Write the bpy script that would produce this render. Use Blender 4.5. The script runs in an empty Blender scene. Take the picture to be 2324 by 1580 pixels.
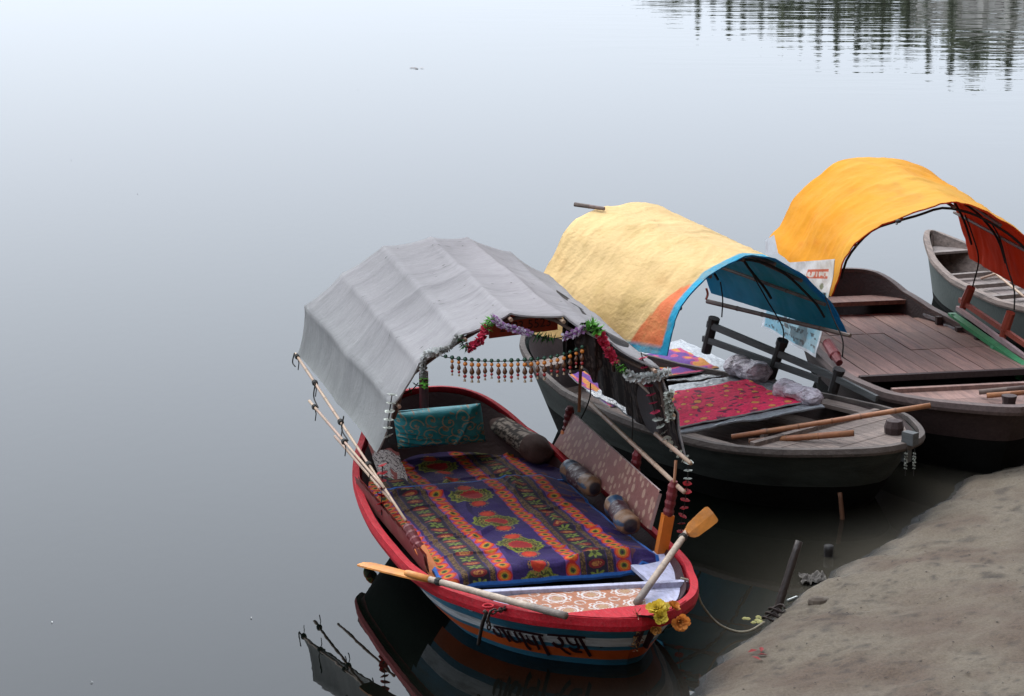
import bpy, bmesh, math, random
import numpy as np
from mathutils import Vector, Matrix
from mathutils.bvhtree import BVHTree
random.seed(7); rng = np.random.default_rng(7)
SC = bpy.context.scene
COL = SC.collection
R = math.radians

# ------------------------------------------------------------------ camera
CAM_H, PITCH, FPX, VW, VH = 4.8, R(13.0), 5000.0, 2324.0, 1580.0
cd = bpy.data.cameras.new('camera'); cam = bpy.data.objects.new('camera', cd); COL.objects.link(cam)
cam.location = (0, 0, CAM_H); cam.rotation_euler = (R(90) - PITCH, 0, 0)
cd.sensor_width = 36.0; cd.lens = 36.0 * FPX / VW; cd.clip_start = 0.1; cd.clip_end = 5000
SC.camera = cam
# ------------------------------------------------------------------ sky, sun, exposure
SUN_EL, SUN_AZ = 50.0, -32.0      # sun beyond the river, a little to the left (degrees from +Y)
world = bpy.data.worlds.new('World'); SC.world = world; world.use_nodes = True
wn = world.node_tree; wn.nodes.clear()
sky = wn.nodes.new('ShaderNodeTexSky'); sky.sky_type = 'NISHITA'; sky.sun_disc = False
sky.sun_elevation = R(SUN_EL); sky.sun_rotation = R(SUN_AZ)
sky.air_density = 1.0; sky.dust_density = 6.0; sky.ozone_density = 1.0
hs = wn.nodes.new('ShaderNodeHueSaturation'); hs.inputs['Saturation'].default_value = 0.35
mxw = wn.nodes.new('ShaderNodeMix'); mxw.data_type = 'RGBA'; mxw.inputs[0].default_value = 0.78
mxw.inputs[7].default_value = (9.6, 10.65, 12.1, 1)       # even cloud deck
bg = wn.nodes.new('ShaderNodeBackground'); bg.inputs[1].default_value = 0.1
wo = wn.nodes.new('ShaderNodeOutputWorld')
wn.links.new(sky.outputs[0], hs.inputs['Color']); wn.links.new(hs.outputs[0], mxw.inputs[6])
wtc = wn.nodes.new('ShaderNodeTexCoord'); wsx = wn.nodes.new('ShaderNodeSeparateXYZ'); wn.links.new(wtc.outputs['Generated'], wsx.inputs[0])
wmr = wn.nodes.new('ShaderNodeMapRange'); wmr.inputs[1].default_value = 0; wmr.inputs[2].default_value = 1; wmr.inputs[3].default_value = .92; wmr.inputs[4].default_value = 1.95; wn.links.new(wsx.outputs['Z'], wmr.inputs[0])
wvm = wn.nodes.new('ShaderNodeVectorMath'); wvm.operation = 'SCALE'; wn.links.new(mxw.outputs[2], wvm.inputs[0]); wn.links.new(wmr.outputs[0], wvm.inputs['Scale'])   # overcast: brighter overhead
wn.links.new(wvm.outputs[0], bg.inputs[0]); wn.links.new(bg.outputs[0], wo.inputs[0])
sl = bpy.data.lights.new('sun', 'SUN'); sl.energy = 0.8; sl.angle = R(25); sl.color = (1, .96, .9)
so = bpy.data.objects.new('sun', sl); COL.objects.link(so)
sd = Vector((math.sin(R(SUN_AZ)) * math.cos(R(SUN_EL)), math.cos(R(SUN_AZ)) * math.cos(R(SUN_EL)), math.sin(R(SUN_EL))))
so.rotation_euler = sd.to_track_quat('Z', 'Y').to_euler(); so.location = sd * 100
SC.view_settings.view_transform = 'Standard'; SC.view_settings.look = 'None'
SC.view_settings.exposure = 0.65; SC.view_settings.gamma = 1.0
SC.render.engine = 'CYCLES'
SC.cycles.max_bounces = 6; SC.cycles.use_denoising = True
SC.cycles.caustics_reflective = False; SC.cycles.caustics_refractive = False

# ------------------------------------------------------------------ geometry helpers
def ray(u, v):
    x = (u - VW / 2) / FPX; y = -(v - VH / 2) / FPX; c, s = math.cos(PITCH), math.sin(PITCH)
    return np.array([x, c + y * s, -s + y * c])
EYE = np.array([0, 0, CAM_H])
def at(u, v, z=0.0):
    d = ray(u, v); return EYE + d * ((z - CAM_H) / d[2])
class Frame:                                   # a boat's own axes: x to the bow, y to its side, z up
    def __init__(s, B, S, shift=0.0):
        B = np.array(B[:2]); S = np.array(S[:2]); s.d = (B - S) / np.linalg.norm(B - S); s.e = np.array([-s.d[1], s.d[0]])
        s.O = (B + S) / 2 + shift * s.e; s.ang = math.atan2(s.d[1], s.d[0])
    def w(s, p): q = s.O + s.d * p[0] + s.e * p[1]; return np.array([q[0], q[1], p[2]])
    def l(s, P): q = np.array(P[:2]) - s.O; return np.array([q @ s.d, q @ s.e, P[2]])
    def pz(s, u, v, z): return s.l(at(u, v, z))
    def pp(s, u, v, k, x0):                    # meets the local plane x = x0 + k*y
        r = ray(u, v); n = s.d - k * s.e; t = (x0 + s.O @ n) / (r[:2] @ n); return s.l(EYE + t * r)
    def px(s, u, v, x): return s.pp(u, v, 0.0, x)
    def py(s, u, v, y):
        r = ray(u, v); t = (y + s.O @ s.e) / (r[:2] @ s.e); return s.l(EYE + t * r)
def lerp(a, b, t): return a + (b - a) * t
def resample(P, n):
    P = np.array(P, float); s = np.r_[0, np.cumsum(np.linalg.norm(np.diff(P, axis=0), axis=1))]
    q = np.linspace(0, s[-1], n); return np.stack([np.interp(q, s, P[:, k]) for k in range(P.shape[1])], 1)
def smooth_path(P, n):                         # Catmull-Rom, evenly resampled
    P = np.array(P, float)
    if len(P) < 3: return resample(P, n)
    Q = np.vstack([2 * P[0] - P[1], P, 2 * P[-1] - P[-2]]); out = []
    for i in range(1, len(Q) - 2):
        a, b, c, d = Q[i - 1:i + 3]
        for t in np.linspace(0, 1, 12, endpoint=False):
            out.append(.5 * ((2 * b) + (-a + c) * t + (2 * a - 5 * b + 4 * c - d) * t * t + (-a + 3 * b - 3 * c + d) * t ** 3))
    out.append(Q[-2]); return resample(out, n)
def vnoise(x, y, seed=0):                      # smooth value noise, numpy arrays
    x = np.asarray(x, float); y = np.asarray(y, float); xi = np.floor(x).astype(int); yi = np.floor(y).astype(int); xf = x - xi; yf = y - yi
    h = lambda a, b: ((np.sin(a * 127.1 + b * 311.7 + seed * 74.7) * 43758.5453) % 1.0)
    u = xf * xf * (3 - 2 * xf); w = yf * yf * (3 - 2 * yf)
    return lerp(lerp(h(xi, yi), h(xi + 1, yi), u), lerp(h(xi, yi + 1), h(xi + 1, yi + 1), u), w)
def fbm(x, y, o=4, seed=0):
    t = 0; a = .5
    for k in range(o): t = t + a * (vnoise(x * 2 ** k, y * 2 ** k, seed + k) - .5); a *= .5
    return t
class MB:
    def __init__(s): s.v = []; s.f = []; s.c = []; s.m = []; s.n = 0
    def add(s, V, F, col=None, mi=0):
        V = np.asarray(V, float); s.v.append(V)
        if col is None: col = (1, 1, 1)
        col = np.asarray(col, float)
        if col.ndim == 1: col = np.tile(col, (len(V), 1))
        s.c.append(col)
        for q in F: s.f.append([i + s.n for i in q])
        if isinstance(mi, int): s.m += [mi] * len(F)
        else: s.m += list(mi)
        s.n += len(V); return s
    def box(s, c, size, rz=0, ry=0, rx=0, col=None, mi=0, taper=1.0):
        h = np.array(size) / 2; V = []
        for z in (-1, 1):
            k = taper if z > 0 else 1
            for x, y in ((-1, -1), (1, -1), (1, 1), (-1, 1)): V.append((x * h[0] * k, y * h[1] * k, z * h[2]))
        M = np.array(Matrix.Rotation(rz, 3, 'Z') @ Matrix.Rotation(ry, 3, 'Y') @ Matrix.Rotation(rx, 3, 'X'))
        V = np.array(V) @ M.T + np.array(c)
        return s.add(V, [(3, 2, 1, 0), (4, 5, 6, 7), (0, 1, 5, 4), (1, 2, 6, 5), (2, 3, 7, 6), (3, 0, 4, 7)], col, mi)
    def bar(s, a, b, w, h, up=(0, 0, 1), col=None, mi=0):      # rectangular bar from a to b
        a = np.array(a, float); b = np.array(b, float); d = b - a; d /= np.linalg.norm(d); up = np.array(up, float)
        e = np.cross(up, d); e /= np.linalg.norm(e); n = np.cross(d, e); V = []
        for p in (a, b):
            for i, j in ((-1, -1), (1, -1), (1, 1), (-1, 1)): V.append(p + e * i * w / 2 + n * j * h / 2)
        return s.add(V, [(3, 2, 1, 0), (4, 5, 6, 7), (0, 1, 5, 4), (1, 2, 6, 5), (2, 3, 7, 6), (3, 0, 4, 7)], col, mi)
    def tube(s, P, r, n=8, cap=True, col=None, mi=0, flat=1.0):
        P = np.array(P, float); k = len(P); r = np.full(k, r, float) if np.isscalar(r) else np.array(r, float)
        T = np.gradient(P, axis=0); T /= np.linalg.norm(T, axis=1)[:, None] + 1e-9
        ref = np.array([0, 0, 1.]) if abs(T[0][2]) < .9 else np.array([1., 0, 0]); V = []
        e = np.cross(T[0], ref); e /= np.linalg.norm(e)
        for i in range(k):
            e = e - T[i] * (e @ T[i]); e /= np.linalg.norm(e) + 1e-9; f = np.cross(T[i], e)
            for j in range(n):
                a = 2 * math.pi * j / n; V.append(P[i] + r[i] * (math.cos(a) * e + flat * math.sin(a) * f))
        F = [(i * n + j, i * n + (j + 1) % n, (i + 1) * n + (j + 1) % n, (i + 1) * n + j) for i in range(k - 1) for j in range(n)]
        if cap: F += [tuple(range(n))[::-1], tuple(range((k - 1) * n, k * n))]
        if col is not None and np.ndim(col) == 2: col = np.repeat(np.array(col), n, axis=0)
        return s.add(V, F, col, mi)
    def bamboo(s, a, b, r, step=.28, n=8, col=None, bow=0.0, taper=.85):
        a = np.array(a, float); b = np.array(b, float); L = np.linalg.norm(b - a); P = []; rr = []; cc = []
        k = max(2, int(L / step)); ts = [0.0]
        for i in range(1, k): t = i / k + random.uniform(-.03, .03); ts += [t - .008, t, t + .008]
        ts.append(1.0)
        for i, t in enumerate(ts):
            q = lerp(a, b, t); q[2] -= bow * math.sin(math.pi * t); P.append(q); node = (i % 3 == 2) and 0 < i < len(ts) - 1
            rr.append(r * lerp(1, taper, t) * (1.16 if node else 1.0)); cc.append((.55, .5, .45) if node else (1, .97 + random.uniform(-.08, .03), .95))
        return s.tube(P, rr, n, True, np.array(cc))
    def grid(s, G, col=None, mi=0, flip=False, wrap=False):
        G = np.asarray(G, float); a, b = G.shape[:2]
        F = []
        for i in range(a - 1):
            for j in range(b if wrap else b - 1):
                q = (i * b + j, i * b + (j + 1) % b, (i + 1) * b + (j + 1) % b, (i + 1) * b + j); F.append(q[::-1] if flip else q)
        if col is not None and np.ndim(col) == 3: col = np.asarray(col).reshape(-1, 3)
        return s.add(G.reshape(-1, 3), F, col, mi)
    def lathe(s, prof, c=(0, 0, 0), axis=(0, 0, 1), n=12, col=None, mi=0, squash=1.0):
        ax = np.array(axis, float); ax /= np.linalg.norm(ax); ref = np.array([1., 0, 0]) if abs(ax[0]) < .9 else np.array([0, 1., 0])
        e = np.cross(ax, ref); e /= np.linalg.norm(e); f = np.cross(ax, e); c = np.array(c, float)
        G = [[c + ax * h + r * (math.cos(2 * math.pi * j / n) * e + squash * math.sin(2 * math.pi * j / n) * f) for j in range(n)] for r, h in prof]
        if col is not None and np.ndim(col) == 2: col = np.repeat(np.array(col), n, axis=0)
        return s.grid(G, col, mi, wrap=True)
    def ball(s, c, r, n=8, m=5, col=None, mi=0, sc=(1, 1, 1)):
        V = [np.array(c) + r * np.array((0, 0, -1)) * np.array(sc)]; F = []
        for i in range(1, m):
            t = -math.pi / 2 + math.pi * i / m
            for j in range(n): V.append(np.array(c) + r * np.array(sc) * np.array((math.cos(t) * math.cos(2 * math.pi * j / n), math.cos(t) * math.sin(2 * math.pi * j / n), math.sin(t))))
        V.append(np.array(c) + r * np.array((0, 0, 1)) * np.array(sc))
        for j in range(n):
            F.append((0, 1 + (j + 1) % n, 1 + j)); F.append((len(V) - 1, 1 + (m - 2) * n + j, 1 + (m - 2) * n + (j + 1) % n))
            for i in range(m - 2): F.append((1 + i * n + j, 1 + i * n + (j + 1) % n, 1 + (i + 1) * n + (j + 1) % n, 1 + (i + 1) * n + j))
        return s.add(V, F, col, mi)
    def mesh(s, name, mats, smooth=False, off=(0, 0, 0)):
        V = np.concatenate(s.v) - np.array(off); me = bpy.data.meshes.new(name)
        me.from_pydata(V.tolist(), [], s.f)
        for m in (mats if isinstance(mats, (list, tuple)) else [mats]): me.materials.append(m)
        if any(s.m): me.polygons.foreach_set('material_index', s.m)
        if smooth: me.polygons.foreach_set('use_smooth', [True] * len(me.polygons))
        C = np.concatenate(s.c); ca = me.color_attributes.new('Col', 'FLOAT_COLOR', 'POINT')
        ca.data.foreach_set('color', np.c_[C, np.ones(len(C))].astype(np.float32).ravel()); me.update(); return me
    def build(s, name, mats, parent=None, smooth=False, label=None, cat=None, group=None, kind=None, bevel=0):
        off = (0, 0, 0)
        if parent is None and kind != 'structure':
            V = np.concatenate(s.v); off = ((V[:, 0].min() + V[:, 0].max()) / 2, (V[:, 1].min() + V[:, 1].max()) / 2, V[:, 2].min())
        o = bpy.data.objects.new(name, s.mesh(name, mats, smooth, off)); COL.objects.link(o); o.location = off
        if parent is not None: o.parent = parent
        if bevel:
            b = o.modifiers.new('bevel', 'BEVEL'); b.width = bevel; b.segments = 2; b.limit_method = 'ANGLE'; b.angle_limit = R(40)
        tag(o, label, cat, group, kind); return o
def tag(o, label=None, cat=None, group=None, kind=None):
    for k, x in (('label', label), ('category', cat), ('group', group), ('kind', kind)):
        if x: o[k] = x
    return o
def empty(name, loc, rz, label, cat, group=None):
    o = bpy.data.objects.new(name, None); COL.objects.link(o); o.location = loc; o.rotation_euler = (0, 0, rz); o.empty_display_size = .2
    return tag(o, label, cat, group)
def inst(name, me, parent, loc=(0, 0, 0), rot=(0, 0, 0), sc=1.0):
    o = bpy.data.objects.new(name, me); COL.objects.link(o); o.parent = parent; o.location = loc; o.rotation_euler = rot
    o.scale = (sc, sc, sc) if np.isscalar(sc) else sc; return o

# ------------------------------------------------------------------ materials
def nt(name):
    m = bpy.data.materials.new(name); m.use_nodes = True; t = m.node_tree; p = t.nodes['Principled BSDF']; return m, t, p
GAIN = .78
def MAT(name, col, rough=.6, var=.18, scale=9, bump=.0, bscale=40, stretch=(1, 1, 1), attr=False, metal=0.0, spec=.4, dirt=None, dirt_amt=.5, dscale=3.0, trans=0.0, sheen=0.0):
    m, t, p = nt(name); L = t.links.new; N = t.nodes.new
    tc = N('ShaderNodeTexCoord'); mp = N('ShaderNodeMapping'); mp.inputs['Scale'].default_value = stretch; L(tc.outputs['Object'], mp.inputs[0])
    nz = N('ShaderNodeTexNoise'); nz.inputs['Scale'].default_value = scale; nz.inputs['Detail'].default_value = 6; nz.inputs['Roughness'].default_value = .65; L(mp.outputs[0], nz.inputs['Vector'])
    mr = N('ShaderNodeMapRange'); mr.inputs[1].default_value = .3; mr.inputs[2].default_value = .7; mr.inputs[3].default_value = 1 - var; mr.inputs[4].default_value = 1 + var; L(nz.outputs[0], mr.inputs[0])
    if attr:
        at_ = N('ShaderNodeAttribute'); at_.attribute_name = 'Col'
        cm = N('ShaderNodeMix'); cm.data_type = 'RGBA'; cm.blend_type = 'MULTIPLY'; cm.inputs[0].default_value = 1; cm.inputs[7].default_value = (*col, 1); L(at_.outputs[0], cm.inputs[6]); src = cm.outputs[2]
    else:
        rgb = N('ShaderNodeRGB'); rgb.outputs[0].default_value = (*col, 1); src = rgb.outputs[0]
    mr.inputs[3].default_value *= GAIN; mr.inputs[4].default_value *= GAIN
    vm = N('ShaderNodeVectorMath'); vm.operation = 'SCALE'; L(src, vm.inputs[0]); L(mr.outputs[0], vm.inputs['Scale']); out = vm.outputs[0]
    if dirt is not None: dirt = tuple(q * GAIN for q in dirt)
    if dirt is not None:
        n2 = N('ShaderNodeTexNoise'); n2.inputs['Scale'].default_value = dscale; n2.inputs['Detail'].default_value = 8; n2.inputs['Roughness'].default_value = .7; L(mp.outputs[0], n2.inputs['Vector'])
        m2 = N('ShaderNodeMapRange'); m2.inputs[1].default_value = .48; m2.inputs[2].default_value = .68; m2.inputs[4].default_value = dirt_amt; L(n2.outputs[0], m2.inputs[0])
        dm = N('ShaderNodeMix'); dm.data_type = 'RGBA'; dm.inputs[7].default_value = (*dirt, 1); L(m2.outputs[0], dm.inputs[0]); L(out, dm.inputs[6]); out = dm.outputs[2]
    L(out, p.inputs['Base Color'])
    p.inputs['Roughness'].default_value = rough; p.inputs['Metallic'].default_value = metal; p.inputs['Specular IOR Level'].default_value = spec
    if bump:
        bn = N('ShaderNodeTexNoise'); bn.inputs['Scale'].default_value = bscale; bn.inputs['Detail'].default_value = 5; L(mp.outputs[0], bn.inputs['Vector'])
        b = N('ShaderNodeBump'); b.inputs['Strength'].default_value = bump; b.inputs['Distance'].default_value = .02; L(bn.outputs[0], b.inputs['Height']); L(b.outputs[0], p.inputs['Normal'])
    if trans:                                   # thin cloth lets light through
        td = N('ShaderNodeBsdfTranslucent'); L(out, td.inputs[0]); ms = N('ShaderNodeMixShader'); ms.inputs[0].default_value = trans
        L(p.outputs[0], ms.inputs[1]); L(td.outputs[0], ms.inputs[2]); L(ms.outputs[0], t.nodes['Material Output'].inputs[0])
    return m
WOODS = (1, 9, 9)
m_red = MAT('red_boat_paint', (.46, .011, .022), .65, .25, 6, .25, 60, (2, 9, 9), spec=.18, dirt=(.5, .1, .11), dirt_amt=.38, dscale=9)
m_maroon = MAT('maroon_boat_paint', (.16, .012, .018), .5, .2, 7, .2, dirt=(.2, .06, .05), dirt_amt=.3)
m_blue = MAT('teal_blue_boat_paint', (.04, .22, .36), .5, .28, 6, .3, 50, (1, 1, 6), dirt=(.1, .14, .15), dirt_amt=.6, dscale=5)
m_white = MAT('white_boat_paint', (.85, .88, .92), .5, .2, 6, .3, 50, (1, 1, 6), dirt=(.2, .22, .22), dirt_amt=.6, dscale=5)
m_orange = MAT('orange_boat_paint', (.75, .13, .02), .5, .2, 6, .2, 50, dirt=(.2, .08, .05), dirt_amt=.3)
m_tar = MAT('dark_tarred_wood', (.007, .007, .0065), .85, .3, 5, .3, 40, spec=.12, dirt=(.016, .016, .014), dirt_amt=.4)
m_lav = MAT('lavender_deck_paint', (.5, .5, .66), .5, .12, 5, .2, 50, (2, 6, 6), dirt=(.2, .18, .2), dirt_amt=.6, dscale=6)
m_inner = MAT('dark_bilge_wood', (.05, .03, .028), .8, .3, 6, .3, 30, WOODS)
m_postorange = MAT('orange_post_paint', (.72, .19, .02), .45, .2, 9, .2, 40, dirt=(.25, .07, .03), dirt_amt=.5, dscale=9)
m_lettering = MAT('maroon_lettering', (.035, .006, .01), .5, .2)
m_bamboo = MAT('pale_bamboo', (.5, .36, .25), .5, .2, 14, .15, 40, (1, 1, 1), attr=True, dirt=(.2, .13, .09), dirt_amt=.5, dscale=7)
m_bamboo_d = MAT('dark_old_bamboo', (.16, .12, .1), .6, .25, 14, .15, 40, attr=True)
m_bamboo_o = MAT('orange_brown_bamboo', (.36, .15, .065), .5, .25, 14, .15, 40, attr=True, dirt=(.2, .12, .08), dirt_amt=.5)
m_oar = MAT('pale_oar_shaft', (.5, .4, .32), .55, .25, 12, .2, 40, (3, 3, 3), attr=True, dirt=(.18, .14, .12), dirt_amt=.5, dscale=9)
m_blade = MAT('orange_oar_blade', (.72, .27, .05), .5, .2, 12, .2, 30, dirt=(.35, .18, .1), dirt_amt=.6, dscale=8)
m_tarp = MAT('grey_canvas', (.43, .412, .415), .9, .10, 7, .7, 34, (13, 2, 2), attr=True, dirt=(.24, .23, .24), dirt_amt=.3, dscale=1.0, trans=.1, spec=.15)
m_ytarp = MAT('cream_yellow_tarp', (.95, .655, .30), .75, .07, 4, .6, 26, (1, 1, 1), attr=True, dirt=(.62, .42, .14), dirt_amt=.5, dscale=3, trans=.22, spec=.2)
m_blint = MAT('blue_tarp_lining', (.02, .28, .58), .5, .12, 4, .3, 14, attr=True, spec=.3, trans=.5)
m_otarp = MAT('orange_tarp', (.88, .36, .02), .8, .07, 3, .3, 16, attr=True, spec=.15, dirt=(.85, .45, .12), dirt_amt=.3, dscale=2.5, trans=.25)
m_rlint = MAT('red_orange_tarp_lining', (.8, .07, .012), .6, .1, 4, .3, 14, attr=True, trans=.55)
m_print = MAT('printed_cloth', (1, 1, 1), .85, .22, 60, .3, 220, attr=True)
m_satin = MAT('brocade_cloth', (1, 1, 1), .42, .12, 30, .2, 120, attr=True, spec=.6)
m_vinyl = MAT('printed_vinyl', (1, 1, 1), .55, .1, 20, .05, 80, attr=True, dirt=(.25, .14, .1), dirt_amt=.35, dscale=6)
m_attr = MAT('painted_surface', (1, 1, 1), .6, .15, 14, .1, 60, attr=True)
m_attr_gloss = MAT('glossy_bead', (1, 1, 1), .25, .1, 14, attr=True, spec=.6)
m_petal = MAT('cloth_petal', (1, 1, 1), .7, .15, 40, attr=True, trans=.25)
m_wire = MAT('dark_cord', (.02, .018, .016), .8, .2)
m_iron = MAT('rusty_iron', (.05, .035, .03), .55, .4, 20, .3, 60, metal=.5)
m_rope = MAT('pale_rope', (.34, .3, .22), .9, .25, 60, .4, 200)
m_gwood = MAT('weathered_grey_wood', (.25, .19, .16), .75, .3, 5, .35, 40, WOODS, attr=True, dirt=(.06, .05, .046), dirt_amt=.75, dscale=3)
m_gwood2 = MAT('dark_grey_slat_wood', (.10, .105, .105), .7, .3, 5, .3, 40, WOODS, attr=True)
m_b2hull = MAT('worn_grey_green_hull_paint', (.05, .06, .052), .6, .25, 4, .3, 30, (1, 1, 5), dirt=(.012, .012, .011), dirt_amt=.8, dscale=1.5)
m_deck3 = MAT('mauve_brown_deck_wood', (.29, .172, .142), .65, .25, 3, .3, 40, (1, 10, 10), attr=True, dirt=(.11, .065, .06), dirt_amt=.75, dscale=2.2)
m_rail3 = MAT('worn_brown_rail_wood', (.12, .08, .072), .6, .3, 5, .3, 40, WOODS, dirt=(.07, .04, .036), dirt_amt=.6)
m_b3 = MAT('dark_brown_boat_wood', (.05, .028, .026), .65, .3, 5, .3, 40, WOODS, dirt=(.09, .06, .055), dirt_amt=.4)
m_green = MAT('green_bench_paint', (.04, .30, .12), .45, .2, 8, .2, 40, dirt=(.03, .12, .07), dirt_amt=.5)
m_redwood = MAT('brick_red_rail_paint', (.33, .06, .035), .5, .2, 8, .2, 40)
m_pinkwood = MAT('faded_pink_rail_paint', (.5, .36, .37), .6, .2, 8, .2, 40, dirt=(.25, .17, .17), dirt_amt=.5)
m_black = MAT('blackened_post_wood', (.02, .017, .016), .6, .3, 9, .3, 40)
m_plastic = MAT('clear_plastic_wrap', (.33, .345, .37), .22, .25, 9, 1.0, 22, spec=.8, dirt=(.14, .15, .16), dirt_amt=.8, dscale=9)
m_plasticw = MAT('plastic_wrapped_bundle', (.6, .53, .6), .16, .5, 12, 1.6, 17, (1, 2.2, 2.2), spec=1.0, dirt=(.16, .09, .1), dirt_amt=.7, dscale=9)
m_leaf = MAT('dry_leaf', (1, 1, 1), .8, .2, 40, attr=True)

# ------------------------------------------------------------------ setting: river, bank, far bank
SHORE = np.array([at(u, v, 0)[:2] for u, v in [(2324, 1062), (2200, 1095), (2120, 1155), (2050, 1205), (1960, 1262), (1885, 1318), (1830, 1352), (1760, 1402), (1690, 1455), (1625, 1515), (1560, 1575)]])
SHORE = np.vstack([[[60, 62], [14, 25], SHORE[0] + [2.2, 1.9]], SHORE, [SHORE[-1] + [-1.0, -1.2], [-9, 1.5], [-40, -18]]])
def shore_d(X, Y):                              # signed distance to the water's edge, + on land
    best = np.full(X.shape, 1e9); sg = np.ones(X.shape)
    for a, b in zip(SHORE[:-1], SHORE[1:]):
        ab = b - a; t = np.clip(((X - a[0]) * ab[0] + (Y - a[1]) * ab[1]) / (ab @ ab), 0, 1)
        dx = X - a[0] - t * ab[0]; dy = Y - a[1] - t * ab[1]; d = np.hypot(dx, dy); cr = ab[0] * (Y - a[1]) - ab[1] * (X - a[0])
        k = d < best; best = np.where(k, d, best); sg = np.where(k, np.where(cr > 0, 1, -1), sg)
    return best * sg
def bank_h(X, Y):
    d = shore_d(X, Y) + .20 * fbm(X * 1.3, Y * 1.3, 4, 3) + .12 * fbm(X * 6, Y * 6, 4, 8); p = np.maximum(d, 0)
    up = .15 * (1 - np.exp(-p / .22)) + .05 * p + .018 * p * p * (p < 14) + (p >= 14) * (.504 * p - 3.53)
    foot = np.clip(.52 - np.hypot((X * 2.1 + fbm(X, Y, 2, 60)) % 1 - .5, (Y * 1.5 + fbm(X + 9, Y, 2, 61)) % 1 - .5) * 1.6, 0, .3) * (vnoise(np.floor(X * 2.1), np.floor(Y * 1.5), 70) > .6)
    n = fbm(X * 1.7, Y * 1.7, 5, 21) * .10 + fbm(X * 7, Y * 7, 4, 5) * .045 + fbm(X * 24, Y * 24, 3, 9) * .020 - foot * .06
    return np.where(d > 0, up + n * np.clip(p / .12, 0, 1), np.maximum(.22 * d, -1.2)), d
xs = np.r_[np.linspace(-70, -3, 34), np.arange(-2.9, 5.2, .035), np.linspace(5.4, 80, 40)]
ys = np.r_[np.linspace(-60, 6.8, 44), np.arange(7, 17.6, .04), np.linspace(17.8, 90, 40)]
X, Y = np.meshgrid(xs, ys); Z, D = bank_h(X, Y)
wet = np.clip(1 - (Z - .012) / .06 + .9 * fbm(X * 5, Y * 5, 3, 31), 0, 1)
patch = np.clip(fbm(X * 2.3, Y * 2.3, 5, 44) * 3.2 + .35, 0, 1); clod = np.clip((fbm(X * 9, Y * 9, 4, 50) - .15) * 9, 0, 1) * .7 + np.clip((fbm(X * 21, Y * 26, 3, 52) - .12) * 12, 0, 1) * np.clip(fbm(X * 1.4, Y * 1.4, 3, 57) * 5 + .5, 0, 1) * .8; clod = np.clip(clod, 0, 1) * np.clip(D / .3, 0, 1)
sand = lerp(np.array([.225, .182, .13]), np.array([.148, .098, .066]), patch[..., None] * .85)
sand = lerp(sand, np.array([.045, .034, .026]), clod[..., None] * .8)
sand = lerp(sand, np.array([.05, .048, .042]), wet[..., None])
keep = Z > -.9
mb = MB(); mb.grid(np.stack([X, Y, Z], -1), sand)
m_sand, t, p = nt('damp_river_sand'); N = t.nodes.new; L = t.links.new
a_ = N('ShaderNodeAttribute'); a_.attribute_name = 'Col'; n1 = N('ShaderNodeTexNoise'); n1.inputs['Scale'].default_value = 60; n1.inputs['Detail'].default_value = 9; n1.inputs['Roughness'].default_value = .75
tc = N('ShaderNodeTexCoord'); L(tc.outputs['Object'], n1.inputs['Vector']); mr = N('ShaderNodeMapRange'); mr.inputs[1].default_value = .25; mr.inputs[2].default_value = .75; mr.inputs[3].default_value = .52; mr.inputs[4].default_value = 1.4
mr.inputs[3].default_value *= .85; mr.inputs[4].default_value *= .85; L(n1.outputs[0], mr.inputs[0])
vm = N('ShaderNodeVectorMath'); vm.operation = 'SCALE'; L(a_.outputs[0], vm.inputs[0]); L(mr.outputs[0], vm.inputs['Scale']); L(vm.outputs[0], p.inputs['Base Color'])
sx = N('ShaderNodeSeparateXYZ'); L(tc.outputs['Object'], sx.inputs[0]); n3 = N('ShaderNodeTexNoise'); n3.inputs['Scale'].default_value = 9; n3.inputs['Detail'].default_value = 10; n3.inputs['Roughness'].default_value = .8; L(tc.outputs['Object'], n3.inputs['Vector'])
r2 = N('ShaderNodeMapRange'); r2.inputs[1].default_value = .02; r2.inputs[2].default_value = .10; r2.inputs[3].default_value = .22; r2.inputs[4].default_value = .88; L(sx.outputs['Z'], r2.inputs[0]); L(r2.outputs[0], p.inputs['Roughness'])
b_ = N('ShaderNodeBump'); b_.inputs['Strength'].default_value = 1.0; b_.inputs['Distance'].default_value = .05; L(n3.outputs[0], b_.inputs['Height']); L(b_.outputs[0], p.inputs['Normal'])
mb.build('river_bank', m_sand, smooth=True, kind='structure')

xs = np.r_[-420, -300, -120, -50, -20, np.arange(-8, 8, .2), 12, 20, 50, 120, 300, 420]
ys = np.r_[-50, -10, 0, 4, np.arange(7, 19, .15), 22, 28, 40, 60, 90, 140, 220, 400, 620]
X, Y = np.meshgrid(xs, ys); D = shore_d(X, Y); sh = np.exp(np.minimum(D, 0) / .38)
wc = lerp(np.array([.0010, .0018, .0013]), np.array([.045, .040, .031]), sh[..., None])
mb = MB(); mb.grid(np.stack([X, Y, np.zeros_like(X)], -1), wc)
m_water, t, p = nt('still_river_water'); N = t.nodes.new; L = t.links.new
a_ = N('ShaderNodeAttribute'); a_.attribute_name = 'Col'; L(a_.outputs[0], p.inputs['Base Color'])
p.inputs['Roughness'].default_value = .012; p.inputs['IOR'].default_value = 1.333; p.inputs['Specular IOR Level'].default_value = .5
tc = N('ShaderNodeTexCoord'); sx = N('ShaderNodeSeparateXYZ'); L(tc.outputs['Object'], sx.inputs[0])
def noise(scale, detail, st):
    mp = N('ShaderNodeMapping'); mp.inputs['Scale'].default_value = st; L(tc.outputs['Object'], mp.inputs[0]); n = N('ShaderNodeTexNoise'); n.inputs['Scale'].default_value = scale; n.inputs['Detail'].default_value = detail; L(mp.outputs[0], n.inputs['Vector']); return n.outputs[0]
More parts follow.
